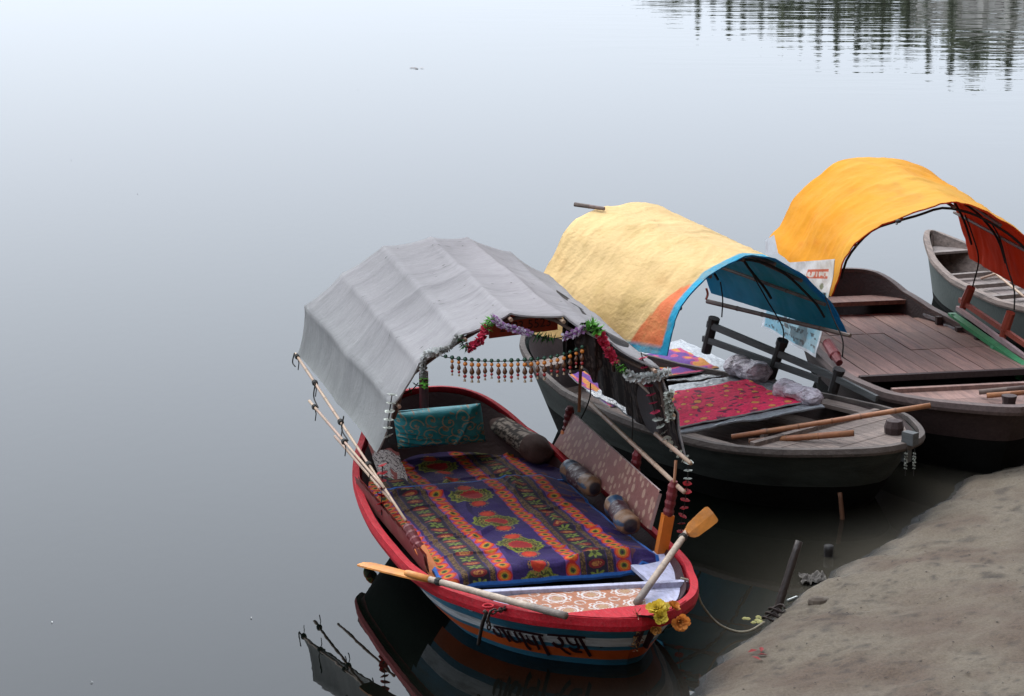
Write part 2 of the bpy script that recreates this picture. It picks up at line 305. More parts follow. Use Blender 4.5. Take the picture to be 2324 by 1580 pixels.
calm = noise(7.0, 2, (1, .55, 1)); rip = noise(.55, 3, (.55, 1.5, 1)); swell = noise(.12, 2, (1, 1, 1))
def math_(op, a, b=None):
    n = N('ShaderNodeMath'); n.operation = op
    for i, q in enumerate((a, b)):
        if q is None: continue
        if isinstance(q, (int, float)): n.inputs[i].default_value = q
        else: L(q, n.inputs[i])
    return n.outputs[0]
# a breeze ruffles the water further out on the right
wind = math_('ADD', math_('MULTIPLY', sx.outputs['Y'], .022), math_('MULTIPLY', sx.outputs['X'], .055))
wind = math_('ADD', wind, math_('MULTIPLY', math_('SUBTRACT', swell, .5), .9))
wr = N('ShaderNodeMapRange'); wr.inputs[1].default_value = 1.15; wr.inputs[2].default_value = 2.1; L(wind, wr.inputs[0])
h = math_('ADD', math_('MULTIPLY', calm, .00045), math_('MULTIPLY', math_('MULTIPLY', rip, wr.outputs[0]), .020))
b_ = N('ShaderNodeBump'); b_.inputs['Strength'].default_value = 1; b_.inputs['Distance'].default_value = 1.0; L(h, b_.inputs['Height']); L(b_.outputs[0], p.inputs['Normal'])
mb.build('river_water', m_water, kind='structure')

# the far bank, seen only in the water: an embankment, a leafy belt and a row of slender trees
m_far = MAT('far_bank_earth', (.12, .12, .08), .9, .2, .2)
m_ghat = MAT('far_embankment_stone', (.6, .57, .52), .9, .15, .3)
m_fol = MAT('tree_foliage', (.15, .165, .125), .8, .35, .8, attr=True, trans=.5)
m_bark = MAT('tree_bark', (.1, .08, .06), .9, .3, 3)
RA, RB = np.array([60., 221.]), np.array([-12., 452.]); RD = (RB - RA) / np.linalg.norm(RB - RA); RN = np.array([-RD[1], RD[0]]); RN = RN if RN @ np.array([0, 1.]) > 0 else -RN
RA = RA - RD * 60
mb = MB(); q = []
for off, z in ((-14, -1.0), (-8, .6), (30, 3.0), (90, 4.0)): q.append([np.r_[RA + RD * s + RN * off, z] for s in (-120, 60, 200, 330)])
mb.grid(q); mb.build('far_bank_ground', m_far, kind='structure')
fb = empty('riverside_hall', (RA[0], RA[1], 0), math.atan2(RD[1], RD[0]), 'long buff riverside hall with pilasters, reflected at the top right', 'building')
sgn = 1 if (np.array([-math.sin(math.atan2(RD[1], RD[0])), math.cos(math.atan2(RD[1], RD[0]))]) @ RN) > 0 else -1
mb = MB(); mb.box((55, sgn * 2, 7.4), (90, 6, 15.2)); mb.build('wall', m_ghat, fb)
mb = MB(); mb.box((55, sgn * 1.9, 15.3), (91, 6.9, .7)); mb.build('parapet', m_ghat, fb)
for k in range(15): mb = MB(); mb.box((12 + k * 6, -sgn * 1.3, 7.2), (1.1, .7, 15)); mb.build('pilaster', m_ghat, fb)
for k in range(14):
    for r_ in range(2): mb = MB(); mb.box((15 + k * 6, -sgn * 1.05, 4.6 + r_ * 5.4), (1.7, .2, 2.6)); mb.build('window', m_b3, fb)
def leaf_cloud(n, fn, size, name, tone=1.0):
    mb = MB(); V = []; F = []; C = []
    for i in range(n):
        c, k = fn(i); a = rng.normal(size=3); a /= np.linalg.norm(a); b = np.cross(a, rng.normal(size=3)); b /= np.linalg.norm(b); s = size * rng.uniform(.6, 1.3)
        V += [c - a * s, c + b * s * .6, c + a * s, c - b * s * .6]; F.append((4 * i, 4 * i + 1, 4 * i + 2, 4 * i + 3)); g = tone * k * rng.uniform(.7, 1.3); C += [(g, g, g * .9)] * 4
    mb.add(V, F, np.array(C)); return mb.mesh(name, m_fol)
def spindle(i):
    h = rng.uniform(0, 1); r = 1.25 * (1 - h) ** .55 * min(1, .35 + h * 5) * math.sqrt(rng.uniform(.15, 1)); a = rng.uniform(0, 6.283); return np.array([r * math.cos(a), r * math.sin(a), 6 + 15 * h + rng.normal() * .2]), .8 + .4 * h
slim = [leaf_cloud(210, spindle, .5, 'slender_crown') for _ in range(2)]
mb = MB(); mb.tube([(0, 0, -1), (.05, 0, 6), (0, .05, 14)], [.28, .2, .08], 6); slim_tr = mb.mesh('trunk', m_bark)
for k in range(30):
    b = RA + RD * (k * 6.2 + 3 + random.uniform(-.5, .5)) + RN * (5 + random.uniform(-.6, .6))
    tr = empty('slender_tree', (b[0], b[1], 1.0), random.uniform(0, 6), 'tall slender tree in the evenly spaced row reflected at the top edge', 'tree', 'row of slender trees on the far bank')
    s = random.uniform(.92, 1.06); tr.scale = (1, 1, s); inst('trunk', slim_tr, tr); inst('crown', slim[k % 2], tr)
def round_cr(i):
    if i % 26 == 0 or not hasattr(round_cr, 'c'):
        v = rng.normal(size=3); v /= np.linalg.norm(v); round_cr.c = np.array([v[0] * 4.2, v[1] * 4.2, 8.2 + v[2] * 4.2]) * rng.uniform(.85, 1.0)
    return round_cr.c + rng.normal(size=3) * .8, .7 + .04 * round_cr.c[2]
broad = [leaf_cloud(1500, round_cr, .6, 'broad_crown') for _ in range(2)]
mb = MB(); mb.tube([(0, 0, -1), (.2, 0, 3), (.1, .3, 7)], [.5, .38, .2], 7); mb.tube([(.1, 0, 3.5), (1.5, .4, 6), (2.4, .5, 8)], [.25, .16, .06], 5); mb.tube([(.1, 0, 3.2), (-1.3, -.6, 6), (-2.3, -.4, 8.4)], [.25, .16, .06], 5); broad_tr = mb.mesh('trunk', m_bark)
for k in range(26):
    b = RA + RD * (k * 8.5 + random.uniform(-2, 2)) + RN * (11 + random.uniform(-3, 5))
    tr = empty('broad_tree', (b[0], b[1], 1.2), random.uniform(0, 6), 'leafy broad tree in the dark belt reflected behind the slender trees', 'tree', 'leafy belt on the far bank')
    s = random.uniform(1.35, 1.6); tr.scale = (s * .9, s * .9, s); inst('trunk', broad_tr, tr); inst('crown', broad[k % 2], tr)
for k, (s0, h) in enumerate([(14, .95), (31, .8), (44, 1.0), (50, .9), (71, .85)]):
    b = RA + RD * (s0 + 42) - RN * 4
    tr = empty('bank_tree', (b[0], b[1], .3), k, 'dark tree standing before the buff embankment, seen in the water', 'tree', 'trees before the embankment wall')
    tr.scale = (.8, .8, h); inst('trunk', slim_tr, tr); inst('crown', slim[k % 2], tr, (0, 0, -6), sc=(1.5, 1.5, 1))

# ------------------------------------------------------------------ boats
class Boat:
    def __init__(s, F, half, sheer, wl=(.74, .66), skew=0.0):
        s.skew = skew
        s.F = F; h = np.array(half, float); s.h = h; s.sheer = np.array(sheer, float); s.kx, s.ky = wl
        P = smooth_path(h, 90); P[:, 1] = np.maximum(P[:, 1], 0); s.P = P
        s.xc = (h[0, 0] + h[-1, 0]) / 2
        k = np.argsort(P[:, 0]); s._x = P[k, 0]; s._w = P[k, 1]
    def zs(s, x):
        return np.interp(x, s.sheer[:, 0], s.sheer[:, 1])
    def yo(s, x): return s.skew * np.clip((np.asarray(x) - .9) / 1.18, 0, 1) ** 2
    def hw(s, x): return np.interp(x, s._x, s._w)
    def hwz(s, x, z):                           # half width of the hull at height z
        f = float(np.clip(1 - z / s.zs(x), 0, 1)); g = f ** .85; kx = lerp(1, s.kx, g); ky = lerp(1, s.ky, g * .55 + .45 * f * f); return float(np.interp(s.xc + (x - s.xc) / kx, s._x, s._w, 0, 0)) * ky
    def level(s, f, side, inset=0.0, z=None):   # f = 0 gunwale, 1 waterline, 1.5 below water
        P = s.P; x = P[:, 0]; w = P[:, 1]; zt = s.zs(x)
        if f <= 1: g = f ** .85; kx = lerp(1, s.kx, g); ky = lerp(1, s.ky, g * .55 + .45 * f * f); zz = zt * (1 - f)
        else: kx = s.kx * lerp(1, .85, (f - 1) * 2); ky = s.ky * lerp(1, .6, (f - 1) * 2); zz = np.full_like(x, -.22 * (f - 1) * 2)
        X = s.xc + (x - s.xc) * kx; W = w * ky
        if inset:
            L_ = (x.max() - x.min()) / 2; X = s.xc + (X - s.xc) * (1 - inset / L_); W = np.maximum(W - inset, 0)
        return np.stack([X, side * W + s.yo(x) * (1 + 1.2 * min(f, 1)), zz if z is None else np.full_like(x, z)], 1)
    def hull(s, root, mats, bands, name='hull'):
        mb = MB(); fs = [f for f in bands] ; rows = []; mi = []
        for side in (-1, 1):
            for k in range(len(fs) - 1):
                f0, f1, m = fs[k][0], fs[k + 1][0], fs[k][1]; sub = max(1, int((f1 - f0) / .09 + .5)); G = [s.level(lerp(f0, f1, j / sub), side) for j in range(sub + 1)]
                mb.grid(G, mi=m, flip=(side < 0))
        return mb.build(name, mats, root, smooth=True)
    def tar_aft(s, o, x0, mi, keep=(0,)):        # behind x0 the bands give way to tarred planks
        for p in o.data.polygons:
            if p.center.x < x0 and p.material_index not in keep: p.material_index = mi
    def inner(s, root, mat, floor, depth=.55, name='inner_planking'):
        mb = MB()
        for side in (-1, 1):
            G = [s.level(f, side, .045) for f in (0.02, depth * .5, depth)]; e = G[-1].copy(); e[:, 1] *= 0; G.append(e)
            mb.grid(G, flip=(side > 0))
        return mb.build(name, mat, root, smooth=True)
    def rail(s, root, mat, out=.025, inn=.06, up=.012, down=.08, name='gunwale'):
        mb = MB(); P = np.vstack([np.c_[s.P[:, 0], -s.P[:, 1] + s.yo(s.P[:, 0])], np.c_[s.P[::-1, 0], s.P[::-1, 1] + s.yo(s.P[::-1, 0])][1:-1]]); n = len(P)
        T = np.roll(P, -2, 0) - np.roll(P, 2, 0); T /= np.linalg.norm(T, axis=1)[:, None] + 1e-9; Nn = np.stack([T[:, 1], -T[:, 0]], 1)
        c = np.array([s.xc, 0]); sg = np.sign(np.sum(Nn * (P - c), 1)); Nn *= np.where(sg == 0, 1, sg)[:, None]; zt = s.zs(P[:, 0]); G = []
        for o, z in ((out, up), (-inn, up + .004), (-inn, -.03), (out - .004, -down), (out + .006, -down * .5), (out, up)):
            G.append(np.c_[P + Nn * o, zt + z])
        mb.grid(G, wrap=True, flip=True); return mb.build(name, mat, root, smooth=False, bevel=.004)
    def bvh(s, o):
        me = o.data; M = o.matrix_basis; return BVHTree.FromPolygons([v.co for v in me.vertices], [p.vertices for p in me.polygons])
    def hit(s, bv, u, v):                       # local point of the hull seen at a given place
        a = Vector(s.F.l(EYE)); b = Vector(s.F.l(EYE + ray(u, v))); r = bv.ray_cast(a, (b - a).normalized()); return (np.array(r[0]), np.array(r[1])) if r[0] else (None, None)
    def root(s, name, label, cat='boat'):
        s.o = empty(name, (s.F.O[0], s.F.O[1], 0), s.F.ang, label, cat); return s.o
def planks_x(b, root, mat, x0, x1, z, w, gap=.006, th=.025, inset=.07, name='deck_plank', y0=None, y1=None, jit=.0, seams=(), cols=None):
    ylim = max(b.hwz(x, z) for x in np.linspace(x0, x1, 9)) - inset; ya = -ylim if y0 is None else y0; yb = ylim if y1 is None else y1
    y = ya; segs = [x0, *seams, x1]; tone_i = 0
    while y < yb - .02:
        ww = min(w * random.uniform(.85, 1.15), yb - y)
        for sa, sb in zip(segs[:-1], segs[1:]):
            xx = np.linspace(sa + gap / 2, sb - gap / 2, 15); ok = [x for x in xx if b.hwz(x, z) - inset > (max(abs(y), abs(y + ww)) if y * (y + ww) > 0 else max(abs(y), abs(y + ww))) - ww * .75]
            if len(ok) < 2: continue
            V = []; cl = random.uniform(.8, 1.15); zz = z + random.uniform(-.003, .003) + jit * random.uniform(-1, 1)
            top = []; 
            for x in ok:
                lim = b.hwz(x, z) - inset; p = max(y + gap / 2, -lim); q = min(y + ww - gap / 2, lim); q = max(q, p + .004); top.append((x, p, q))
            for x, p, q in top: V += [(x, p, zz), (x, q, zz), (x, q, zz - th), (x, p, zz - th)]
            F = []
            for k in range(len(top) - 1):
                i = 4 * k; j = i + 4
                for a, c in ((0, 1), (1, 2), (2, 3), (3, 0)): F.append((i + a, j + a, j + c, i + c)[::-1])
            F.append((0, 1, 2, 3)[::-1]); i = 4 * (len(top) - 1); F.append((i, i + 1, i + 2, i + 3))
            mb = MB(); mb.add(V, F, (cl, cl * random.uniform(.95, 1.03), cl * random.uniform(.93, 1.03))); mb.build(name, mat, root)
        y += ww
def planks_y(b, root, mat, xs_, z, gap=.006, th=.025, inset=.07, name='deck_plank', drop=None):
    for xa, xb in zip(xs_[:-1], xs_[1:]):
        V = []; xx = np.linspace(xa + gap / 2, xb - gap / 2, 5); zz = z + random.uniform(-.003, .003); cl = random.uniform(.8, 1.15)
        for x in xx:
            lim = max(b.hwz(x, z - th) - inset, .01); yo = float(b.yo(x)); V += [(x, yo - lim, zz), (x, yo + lim, zz), (x, yo + lim, zz - th), (x, yo - lim, zz - th)]
        F = []
        for k in range(4):
            i = 4 * k; j = i + 4
            for a, c in ((0, 1), (1, 2), (2, 3), (3, 0)): F.append((i + a, j + a, j + c, i + c)[::-1])
        F.append((3, 2, 1, 0)); F.append((16, 17, 18, 19)); mb = MB(); mb.add(V, F, (cl, cl, cl)); mb.build(name, mat, root)
def canopy(root, near, far, mat, lining, knots, nt_=26, sag=.02, wr=.012, seed=0, colfn=None, lincol=None, name='canopy_cover', gap=.012, per=6, tsag=.0, hoops=(.04, .5, .97), crumple=0.0, round_=.1):
    """near / far: local 3-D profiles; returns (surface function grid)"""
    kn = np.linspace(0, 1, knots + 1)
    A = smooth_path(near, 200); B = smooth_path(far, 200); U = []
    for i in range(knots):
        for j in range(per): U.append((i + j / per) / knots)
    U.append(1.0); U = np.array(U); G = np.zeros((len(U), nt_, 3)); cen = (A.mean(0) + B.mean(0)) / 2
    def kp(P, u):
        k = min(int(u * knots), knots - 1); f = u * knots - k; a = P[int(round(k / knots * 199))]; b = P[int(round((k + 1) / knots * 199))]; q = lerp(a, b, f); v = u * 199; i0 = min(int(v), 198); return lerp(q, lerp(P[i0], P[i0 + 1], v - i0), round_), f
    ref = np.array([cen[0], cen[1], cen[2] - .5])
    TT = np.linspace(0, 1, nt_); Ug, Tg = np.meshgrid(U, TT, indexing='ij')
    rid = lambda a, b, sd, w: np.clip(1 - np.abs(fbm(a, b, 3, sd)) / w, 0, 1) ** 2
    Wr = wr * (fbm(Tg * 13 + Ug * 2, Ug * 4 - Tg, 3, seed) * 1.2 + 1.1 * fbm(Tg * 3.3, Ug * 7, 4, seed + 3) + .55 * rid(Tg * 2.2 + Ug * 1.5, Ug * 3.1 - Tg, seed + 8, .06) + .4 * rid(Tg * 9 + Ug * 2, Ug * 2.2, seed + 12, .07)) + crumple * (rid(Tg * 5 + Ug * 7, Ug * 8 - Tg * 4, seed + 20, .05) - .6 * rid(Tg * 8 - Ug * 5, Ug * 11 + Tg * 4, seed + 25, .05))
    for i, u in enumerate(U):
        pa, f = kp(A, u); pb, _ = kp(B, u)
        for j, t in enumerate(TT):
            q = lerp(pb, pa, t); n = q - np.array([q[0], ref[1], ref[2]]); n /= np.linalg.norm(n)
            hd = min(abs(t - hh) for hh in hoops) if hoops else 1
            s_ = sag * (4 * f * (1 - f)) ** .7 * (0.5 + min(1, hd * 6) * .5) + tsag * min(1, hd * 3.2) ** .55
            G[i, j] = q - n * s_ + n * Wr[i, j]
    C = np.ones(G.shape)
    if colfn:
        for i, u in enumerate(U):
            for j, t in enumerate(np.linspace(0, 1, nt_)): C[i, j] = colfn(u, t)
    mb = MB(); mb.grid(G, C); o = mb.build(name, mat, root, smooth=True)
    n = np.cross(np.gradient(G, axis=0), np.gradient(G, axis=1)); n /= np.linalg.norm(n, axis=2)[..., None] + 1e-9; mid = G[len(U) // 2, nt_ // 2]
    if n[len(U) // 2, nt_ // 2][2] > 0: n = -n                                   # n points inwards
    G2 = G + n * gap; mb = MB(); mb.grid(G2, None if lincol is None else np.tile(lincol, (*G.shape[:2], 1)), flip=True)
    # close the hem
    for a in (0, -1): mb.grid(np.stack([G[:, a], G2[:, a]]), None); mb.grid(np.stack([G[a], G2[a]]), None)
    mb.build('canopy_lining', lining, o, smooth=True)
    return G, n, A, B, o
def tow(mb, F):                                  # local boat coordinates -> world
    mb.v = [np.c_[F.O[0] + V[:, 0] * F.d[0] + V[:, 1] * F.e[0], F.O[1] + V[:, 0] * F.d[1] + V[:, 1] * F.e[1], V[:, 2]] for V in mb.v]; return mb

# ================================================================== boat 1: the painted boat in front
F1 = Frame(at(1455, 1410, .48), at(1005, 896, .80), -.1)
b1 = Boat(F1, [(-2.16, 0), (-2.15, .14), (-2.10, .30), (-1.98, .45), (-1.75, .6), (-1.4, .74), (-.9, .83), (-.3, .87), (.3, .87), (.7, .85), (1.05, .8), (1.3, .72), (1.52, .64), (1.74, .51), (1.9, .35), (2.03, .17), (2.08, 0)],
          [(-2.2, .86), (-2.0, .76), (-1.7, .6), (-1.2, .47), (-.4, .41), (.5, .40), (1.2, .44), (2.1, .49)], skew=.1)
r1 = b1.root('painted_boat', 'red-railed blue striped rowing boat with grey canopy and purple rugs, nearest the camera')
h1 = b1.hull(r1, [m_red, m_blue, m_white, m_orange, m_tar], [(0, 0), (.2, 1), (.43, 2), (.61, 1), (.69, 3), (.88, 1), (1.0, 4), (1.5, 4)])
b1.tar_aft(h1, .45, 4); b1.inner(r1, MAT('dark_maroon_inside', (.035, .005, .006), .6, .25, 7, .2), 0, .62); b1.rail(r1, m_red, .006, .04, .012, .07)
# left of the bow the hull side below the rail is tarred further aft: floorboards and deck
planks_x(b1, r1, m_inner, -1.7, 1.15, .2, .2, name='floor_board', inset=.06)
planks_y(b1, r1, m_lav, [1.27, 1.42, 1.58, 1.74, 1.86], .40, name='foredeck_board', inset=.035)
mb = MB(); mb.box((1.27, .02, .405), (.045, 1.38, .055), rz=-.15 + math.pi * 0); mb.build('thwart', m_lav, r1, bevel=.004)
for s_, xa, xb in ((1, .62, 1.19), (-1, .62, 1.3)):
    mb = MB(); xx = np.linspace(xa, xb, 8); wi = [b1.hw(x) - .05 for x in xx]; inn = .5 if s_ > 0 else .68
    G = [[(x, s_ * min(inn, w - .03), .375) for x, w in zip(xx, wi)], [(x, s_ * w, .375) for x, w in zip(xx, wi)]]; G2 = [[(x, y, z - .025) for x, y, z in q] for q in G]
    mb.grid(G, flip=s_ < 0); mb.grid(G2, flip=s_ > 0); mb.grid([G[0], G2[0]], flip=s_ > 0); mb.build('side_deck', m_lav, r1)
# breasthook plate at the bow
mb = MB(); xx = np.linspace(1.86, 2.075, 8); T = [[(x, -b1.hw(x) + b1.yo(x), b1.zs(x) + .018) for x in xx], [(x, b1.hw(x) + b1.yo(x), b1.zs(x) + .018) for x in xx]]
mb.grid(T, flip=True); mb.grid([[(x, y, z - .05) for x, y, z in q] for q in T]); mb.grid([[T[0][0], T[1][0]], [tuple(np.array(T[0][0]) - (0, 0, .05)), tuple(np.array(T[1][0]) - (0, 0, .05))]]); mb.build('breasthook', m_red, r1)
# ring bolt and iron on the left bow, lettering painted on the bow
bv1 = b1.bvh(h1)
def k9(x, y): return ((1220 + x / 8.3) / 1.1015, (1540 + y / 8.3) / 1.1015)
strokes = [([(110, 250), (150, 340), (230, 410), (270, 380)], 42), ([(150, 215), (240, 300), (300, 440)], 34), ([(120, 205), (600, 290), (1150, 395)], 46),
           ([(270, 235), (340, 330), (420, 460), (470, 520)], 50), ([(400, 290), (470, 420), (560, 510), (640, 530), (650, 480)], 44), ([(540, 310), (610, 430), (690, 540)], 48),
           ([(650, 330), (740, 470), (820, 620), (900, 690)], 52), ([(800, 470), (880, 560), (1000, 590)], 40), ([(790, 380), (850, 480), (950, 560)], 30), ([(920, 390), (990, 520), (1050, 640), (1070, 690)], 52), ([(1060, 400), (1150, 580), (1270, 810)], 64),
           ([(1230, 375), (1600, 405), (2020, 440)], 46), ([(1450, 430), (1540, 520), (1540, 600), (1440, 620), (1340, 540)], 62), ([(1470, 610), (1600, 720), (1720, 790)], 44),
           ([(1620, 430), (1680, 540), (1780, 590), (1850, 560), (1800, 450)], 44), ([(1680, 640), (1780, 690), (1880, 660), (1860, 560)], 56), ([(1900, 440), (1990, 600), (2130, 830)], 66), ([(1700, 660), (1800, 720), (1960, 740)], 46)]
for pts, w in strokes:
    C_ = smooth_path(pts, 12); T_ = np.gradient(C_, axis=0); T_ /= np.linalg.norm(T_, axis=1)[:, None]; Nn = np.stack([-T_[:, 1], T_[:, 0]], 1); rows = []
    for sgn in (-.5, 0, .5):
        row = []
        for c_, n_ in zip(C_, Nn):
            hp, hn = b1.hit(bv1, *k9(*(c_ + n_ * w * sgn)))
            if hp is not None: row.append(hp + hn * (.004 if hn @ (F1.l(EYE) - hp) > 0 else -.004))
        rows.append(row)
    if all(len(q) == len(C_) for q in rows): mb = MB(); mb.grid(rows); mb.build('painted_letter', m_lettering, h1)
# canopy: bamboo hoops, purlins and grey canvas
nearp = [F1.pp(u, v, .45, -.22) for u, v in [(852, 1028), (866, 985), (884, 945), (906, 870), (965, 812), (1040, 762), (1110, 724), (1175, 706), (1255, 703), (1330, 743), (1400, 783), (1470, 823), (1521, 849), (1543, 945), (1567, 1054)]]
farl = [F1.px(u, v, -2.4) for u, v in [(673, 803), (680, 712), (735, 647), (795, 607), (870, 557), (960, 537), (1030, 531)]]
farp = farl + [np.array([p[0], .30 - p[1], p[2]]) for p in farl[::-1][1:]] + [np.array([-2.38, 1.24, .92])]

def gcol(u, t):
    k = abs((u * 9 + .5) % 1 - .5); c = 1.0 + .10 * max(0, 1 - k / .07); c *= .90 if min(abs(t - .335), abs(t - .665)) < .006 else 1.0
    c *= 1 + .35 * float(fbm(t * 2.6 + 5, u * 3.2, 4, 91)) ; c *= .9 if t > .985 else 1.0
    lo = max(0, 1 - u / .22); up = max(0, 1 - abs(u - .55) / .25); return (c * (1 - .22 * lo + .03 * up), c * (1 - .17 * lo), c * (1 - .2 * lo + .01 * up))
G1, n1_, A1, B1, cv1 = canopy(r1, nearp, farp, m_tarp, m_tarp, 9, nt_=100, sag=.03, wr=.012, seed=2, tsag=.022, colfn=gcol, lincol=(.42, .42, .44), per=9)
m_rip = MAT('tear_in_canvas', (.03, .03, .03), .9)
rips = MB()
for k in range(46):                              # small tears and leaf litter on the canvas
    j = random.randint(2, 96); i = int(np.clip(random.gauss(42, 12), 8, 66)); a = G1[i, j]; d_ = G1[i, j + 1] - a; d_ /= np.linalg.norm(d_); e_ = G1[i + 1, j] - a; e_ /= np.linalg.norm(e_); n = -n1_[i, j]
    l_ = random.uniform(.006, .03); w_ = random.uniform(.002, .005); an = random.uniform(-.5, .5); dd = e_ * math.cos(an) + d_ * math.sin(an); ee = np.cross(n, dd)
    o_ = a + n * .006; rips.add([o_ - dd * l_, o_ - ee * w_, o_ + dd * l_, o_ + ee * w_], [(0, 1, 2, 3)])
rips.build('canvas_tears', m_rip, cv1, kind='stuff')
for k in range(1, 9):
    a = A1[int(round(k / 9 * 199))]; b = B1[int(round(k / 9 * 199))]; cen = np.array([0, .1, 1.1]); dn = lambda q: q + (np.array([q[0], .1, 1.0]) - q) / np.linalg.norm(np.array([q[0], .1, 1.0]) - q) * .045
    mb = MB(); mb.bamboo(dn(a) + (a - b) * .01, dn(b), .013, .35); mb.build('purlin', m_bamboo, cv1)
for t_ in (.05, .5, .965):
    H = [lerp(B1[i], A1[i], t_) for i in range(14, 186, 6)]; H = [q + (np.array([q[0], .1, 1.0]) - q) / np.linalg.norm(np.array([q[0], .1, 1.0]) - q) * .07 for q in H]
    mb = MB(); mb.tube(H, .013, 7); mb.build('hoop', m_bamboo_d, cv1)
# posts: turned maroon heads on orange feet along both sides
def post(root, x, y, z0, z1, mats=(m_postorange, m_maroon), split=.55, r=.037, lean=(0, 0), name='side_post'):
    mb = MB(); zt = lerp(z0, z1, split); ax = np.array([lean[0], lean[1], z1 - z0]); q = lambda t: np.array([x, y, z0]) + ax * t
    mb.bar(q(0), q(split), r * 1.9, r * 1.5, up=(1, 0, 0), mi=0)
    pr = []; 
    for t, k in ((split - .01, .85), (split + .05, 1.0), (split + .09, .8), (split + .16, 1.0), (split + .2, .82), (split + .27, 1.0), (split + .31, .84), (lerp(split, 1, .85), .95), (lerp(split, 1, .93), .7), (1.0, .62), (1.0, 0.0)): pr.append((r * k, t * np.linalg.norm(ax)))
    mb.lathe(pr, q(0), ax, 10, mi=1); return mb.build(name, list(mats), root, smooth=False)
for x, y, z0, z1, ln in ((.66, .77, .36, .86, (.06, .06)), (-.12, .84, .38, .84, (.03, .05)), (-1.38, .80, .42, .83, (.02, .05))): post(r1, x, y, z0, z1, lean=ln)
q = F1.pz(992, 1300, .40); q2 = F1.pz(922, 1192, .60); post(r1, q[0], q[1], .36, .60, lean=(q2[0] - q[0], q2[1] - q[1]))
mb = MB(); q = F1.px(962, 905, -1.95); mb.tube([(q[0], q[1], .7), (q[0], q[1], 1.02)], .035, 8); mb.build('stern_post', m_maroon, r1)
# printed backrest board on the right
def backpat(s, t, n=1):
    base = np.array([.25, .10, .085]); s_ = np.asarray(s); t_ = np.asarray(t)
    vein = np.abs(fbm(s_ * 60, t_ * 60, 3, 4)); C = base + np.zeros((*s_.shape, 3)); C = lerp(C, np.array([.2, .06, .05]), np.clip(1 - vein / .07, 0, 1)[..., None] * .8)
    cx = np.floor(s_ / .075); oy = (cx % 2) * .035; yy = (t_ + oy) / .07; cy = np.floor(yy); dx = (s_ / .075 - cx - .5) + (vnoise(cx, cy, 3) - .5) * .55; dy = yy - cy - .5 + (vnoise(cx, cy, 5) - .5) * .4; ov = ((dx * 2.7) ** 2 + (dy * 2.1) ** 2 < (.45 + .55 * vnoise(cx, cy, 9)) ** 2) & (vnoise(cx, cy, 12) > .22)
    C = np.where(ov[..., None], np.array([.42, .26, .19]), C); sky_sheen = np.clip((s_ * 1.0 - .95) * -1.3 + .4 + (t_ - .1) * 2, 0, 1); return lerp(C, np.array([.5, .34, .34]), sky_sheen[..., None] * .22)  # paler towards the far end: sky reflection on the board painted into its colour
mb = MB(); S_, T_ = np.meshgrid(np.linspace(0, 2.08, 420), np.linspace(0, .26, 52), indexing='ij')
P0 = F1.pz(1257, 1010, .53); P1 = F1.pz(1472, 1201, .52); P2 = F1.pz(1497, 1114, .79); P3 = F1.pz(1299, 937, .79)
def bil(a, b): return (P0[None, None] * ((1 - a) * (1 - b))[..., None] + P1 * (a * (1 - b))[..., None] + P2 * (a * b)[..., None] + P3 * ((1 - a) * b)[..., None])
GG = bil(S_ / 2.08, T_ / .26); mb.grid(GG, backpat(S_, T_)); nn = np.cross(P1 - P0, P3 - P0); nn /= np.linalg.norm(nn); nn = nn if nn[1] > 0 else -nn
bkb = mb.build('backrest_board', m_vinyl, r1)
mb = MB(); g_ = GG[::14, ::17]; mb.grid(g_ + nn * .022, (.3, .2, .18), flip=True)
for a_, b_ in ((GG[0], 1), (GG[-1], 1), (GG[:, 0], 1), (GG[:, -1], 1)): mb.grid(np.stack([a_[::6], a_[::6] + nn * .022]), (.5, .38, .36))
mb.build('backrest_backing', m_attr, bkb)
# left side board, red print
mb = MB(); S_, T_ = np.meshgrid(np.linspace(-1.1, .7, 180), np.linspace(0, 1, 24), indexing='ij')
c_ = np.where((np.abs(np.hypot((S_ * 7) % 1 - .5, T_ - .5) - .3) < .06)[..., None], np.array([.5, .25, .2]), np.array([.3, .03, .025])); GG = np.stack([S_, -.765 - .02 * T_ + 0 * S_, .40 + .13 * T_], -1); mb.grid(GG, c_); mb.grid(GG - np.array([0, .02, 0]), np.full(c_.shape, 1) * np.array([.16, .02, .02]), flip=True); mb.build('side_board', m_vinyl, r1)
# canopy side poles of bamboo
def pole(F, root, a, b, r, mat=m_bamboo, name='side_pole', **k): mb = MB(); mb.bamboo(a, b, r, **k); return mb.build(name, mat, root, smooth=True)
pole(F1, r1, F1.pz(671, 803, 1.1), F1.pz(921, 1182, .66), .0105)
pole(F1, r1, F1.pz(702, 910, .84), F1.pz(872, 1108, .78), .0105)
pole(F1, r1, F1.pz(760, 990, .70), F1.pz(890, 1140, .6), .010)
pole(F1, r1, F1.pz(1338, 915, .87), F1.pz(1528, 1094, .84), .017); pole(F1, r1, F1.pz(1533, 1100, .83), F1.pz(1553, 1117, .83), .016)
pole(F1, r1, F1.pz(1488, 985, .98), F1.pz(1568, 1052, .95), .016)
mb = MB(); mb.tube([F1.pz(1314, 935, .9), F1.px(1318, 830, -.95)], .012, 6); mb.tube([F1.pz(1530, 1095, .87), F1.pz(1534, 1045, 1.0)], .01, 6); mb.build('brace_stick', m_bamboo_o, r1)
def cord(name, root, pts, r=.004, mat=m_wire, n=24, **k): mb = MB(); mb.tube(smooth_path(pts, n), r, 5); return mb.build(name, mat, root, smooth=True, **k)
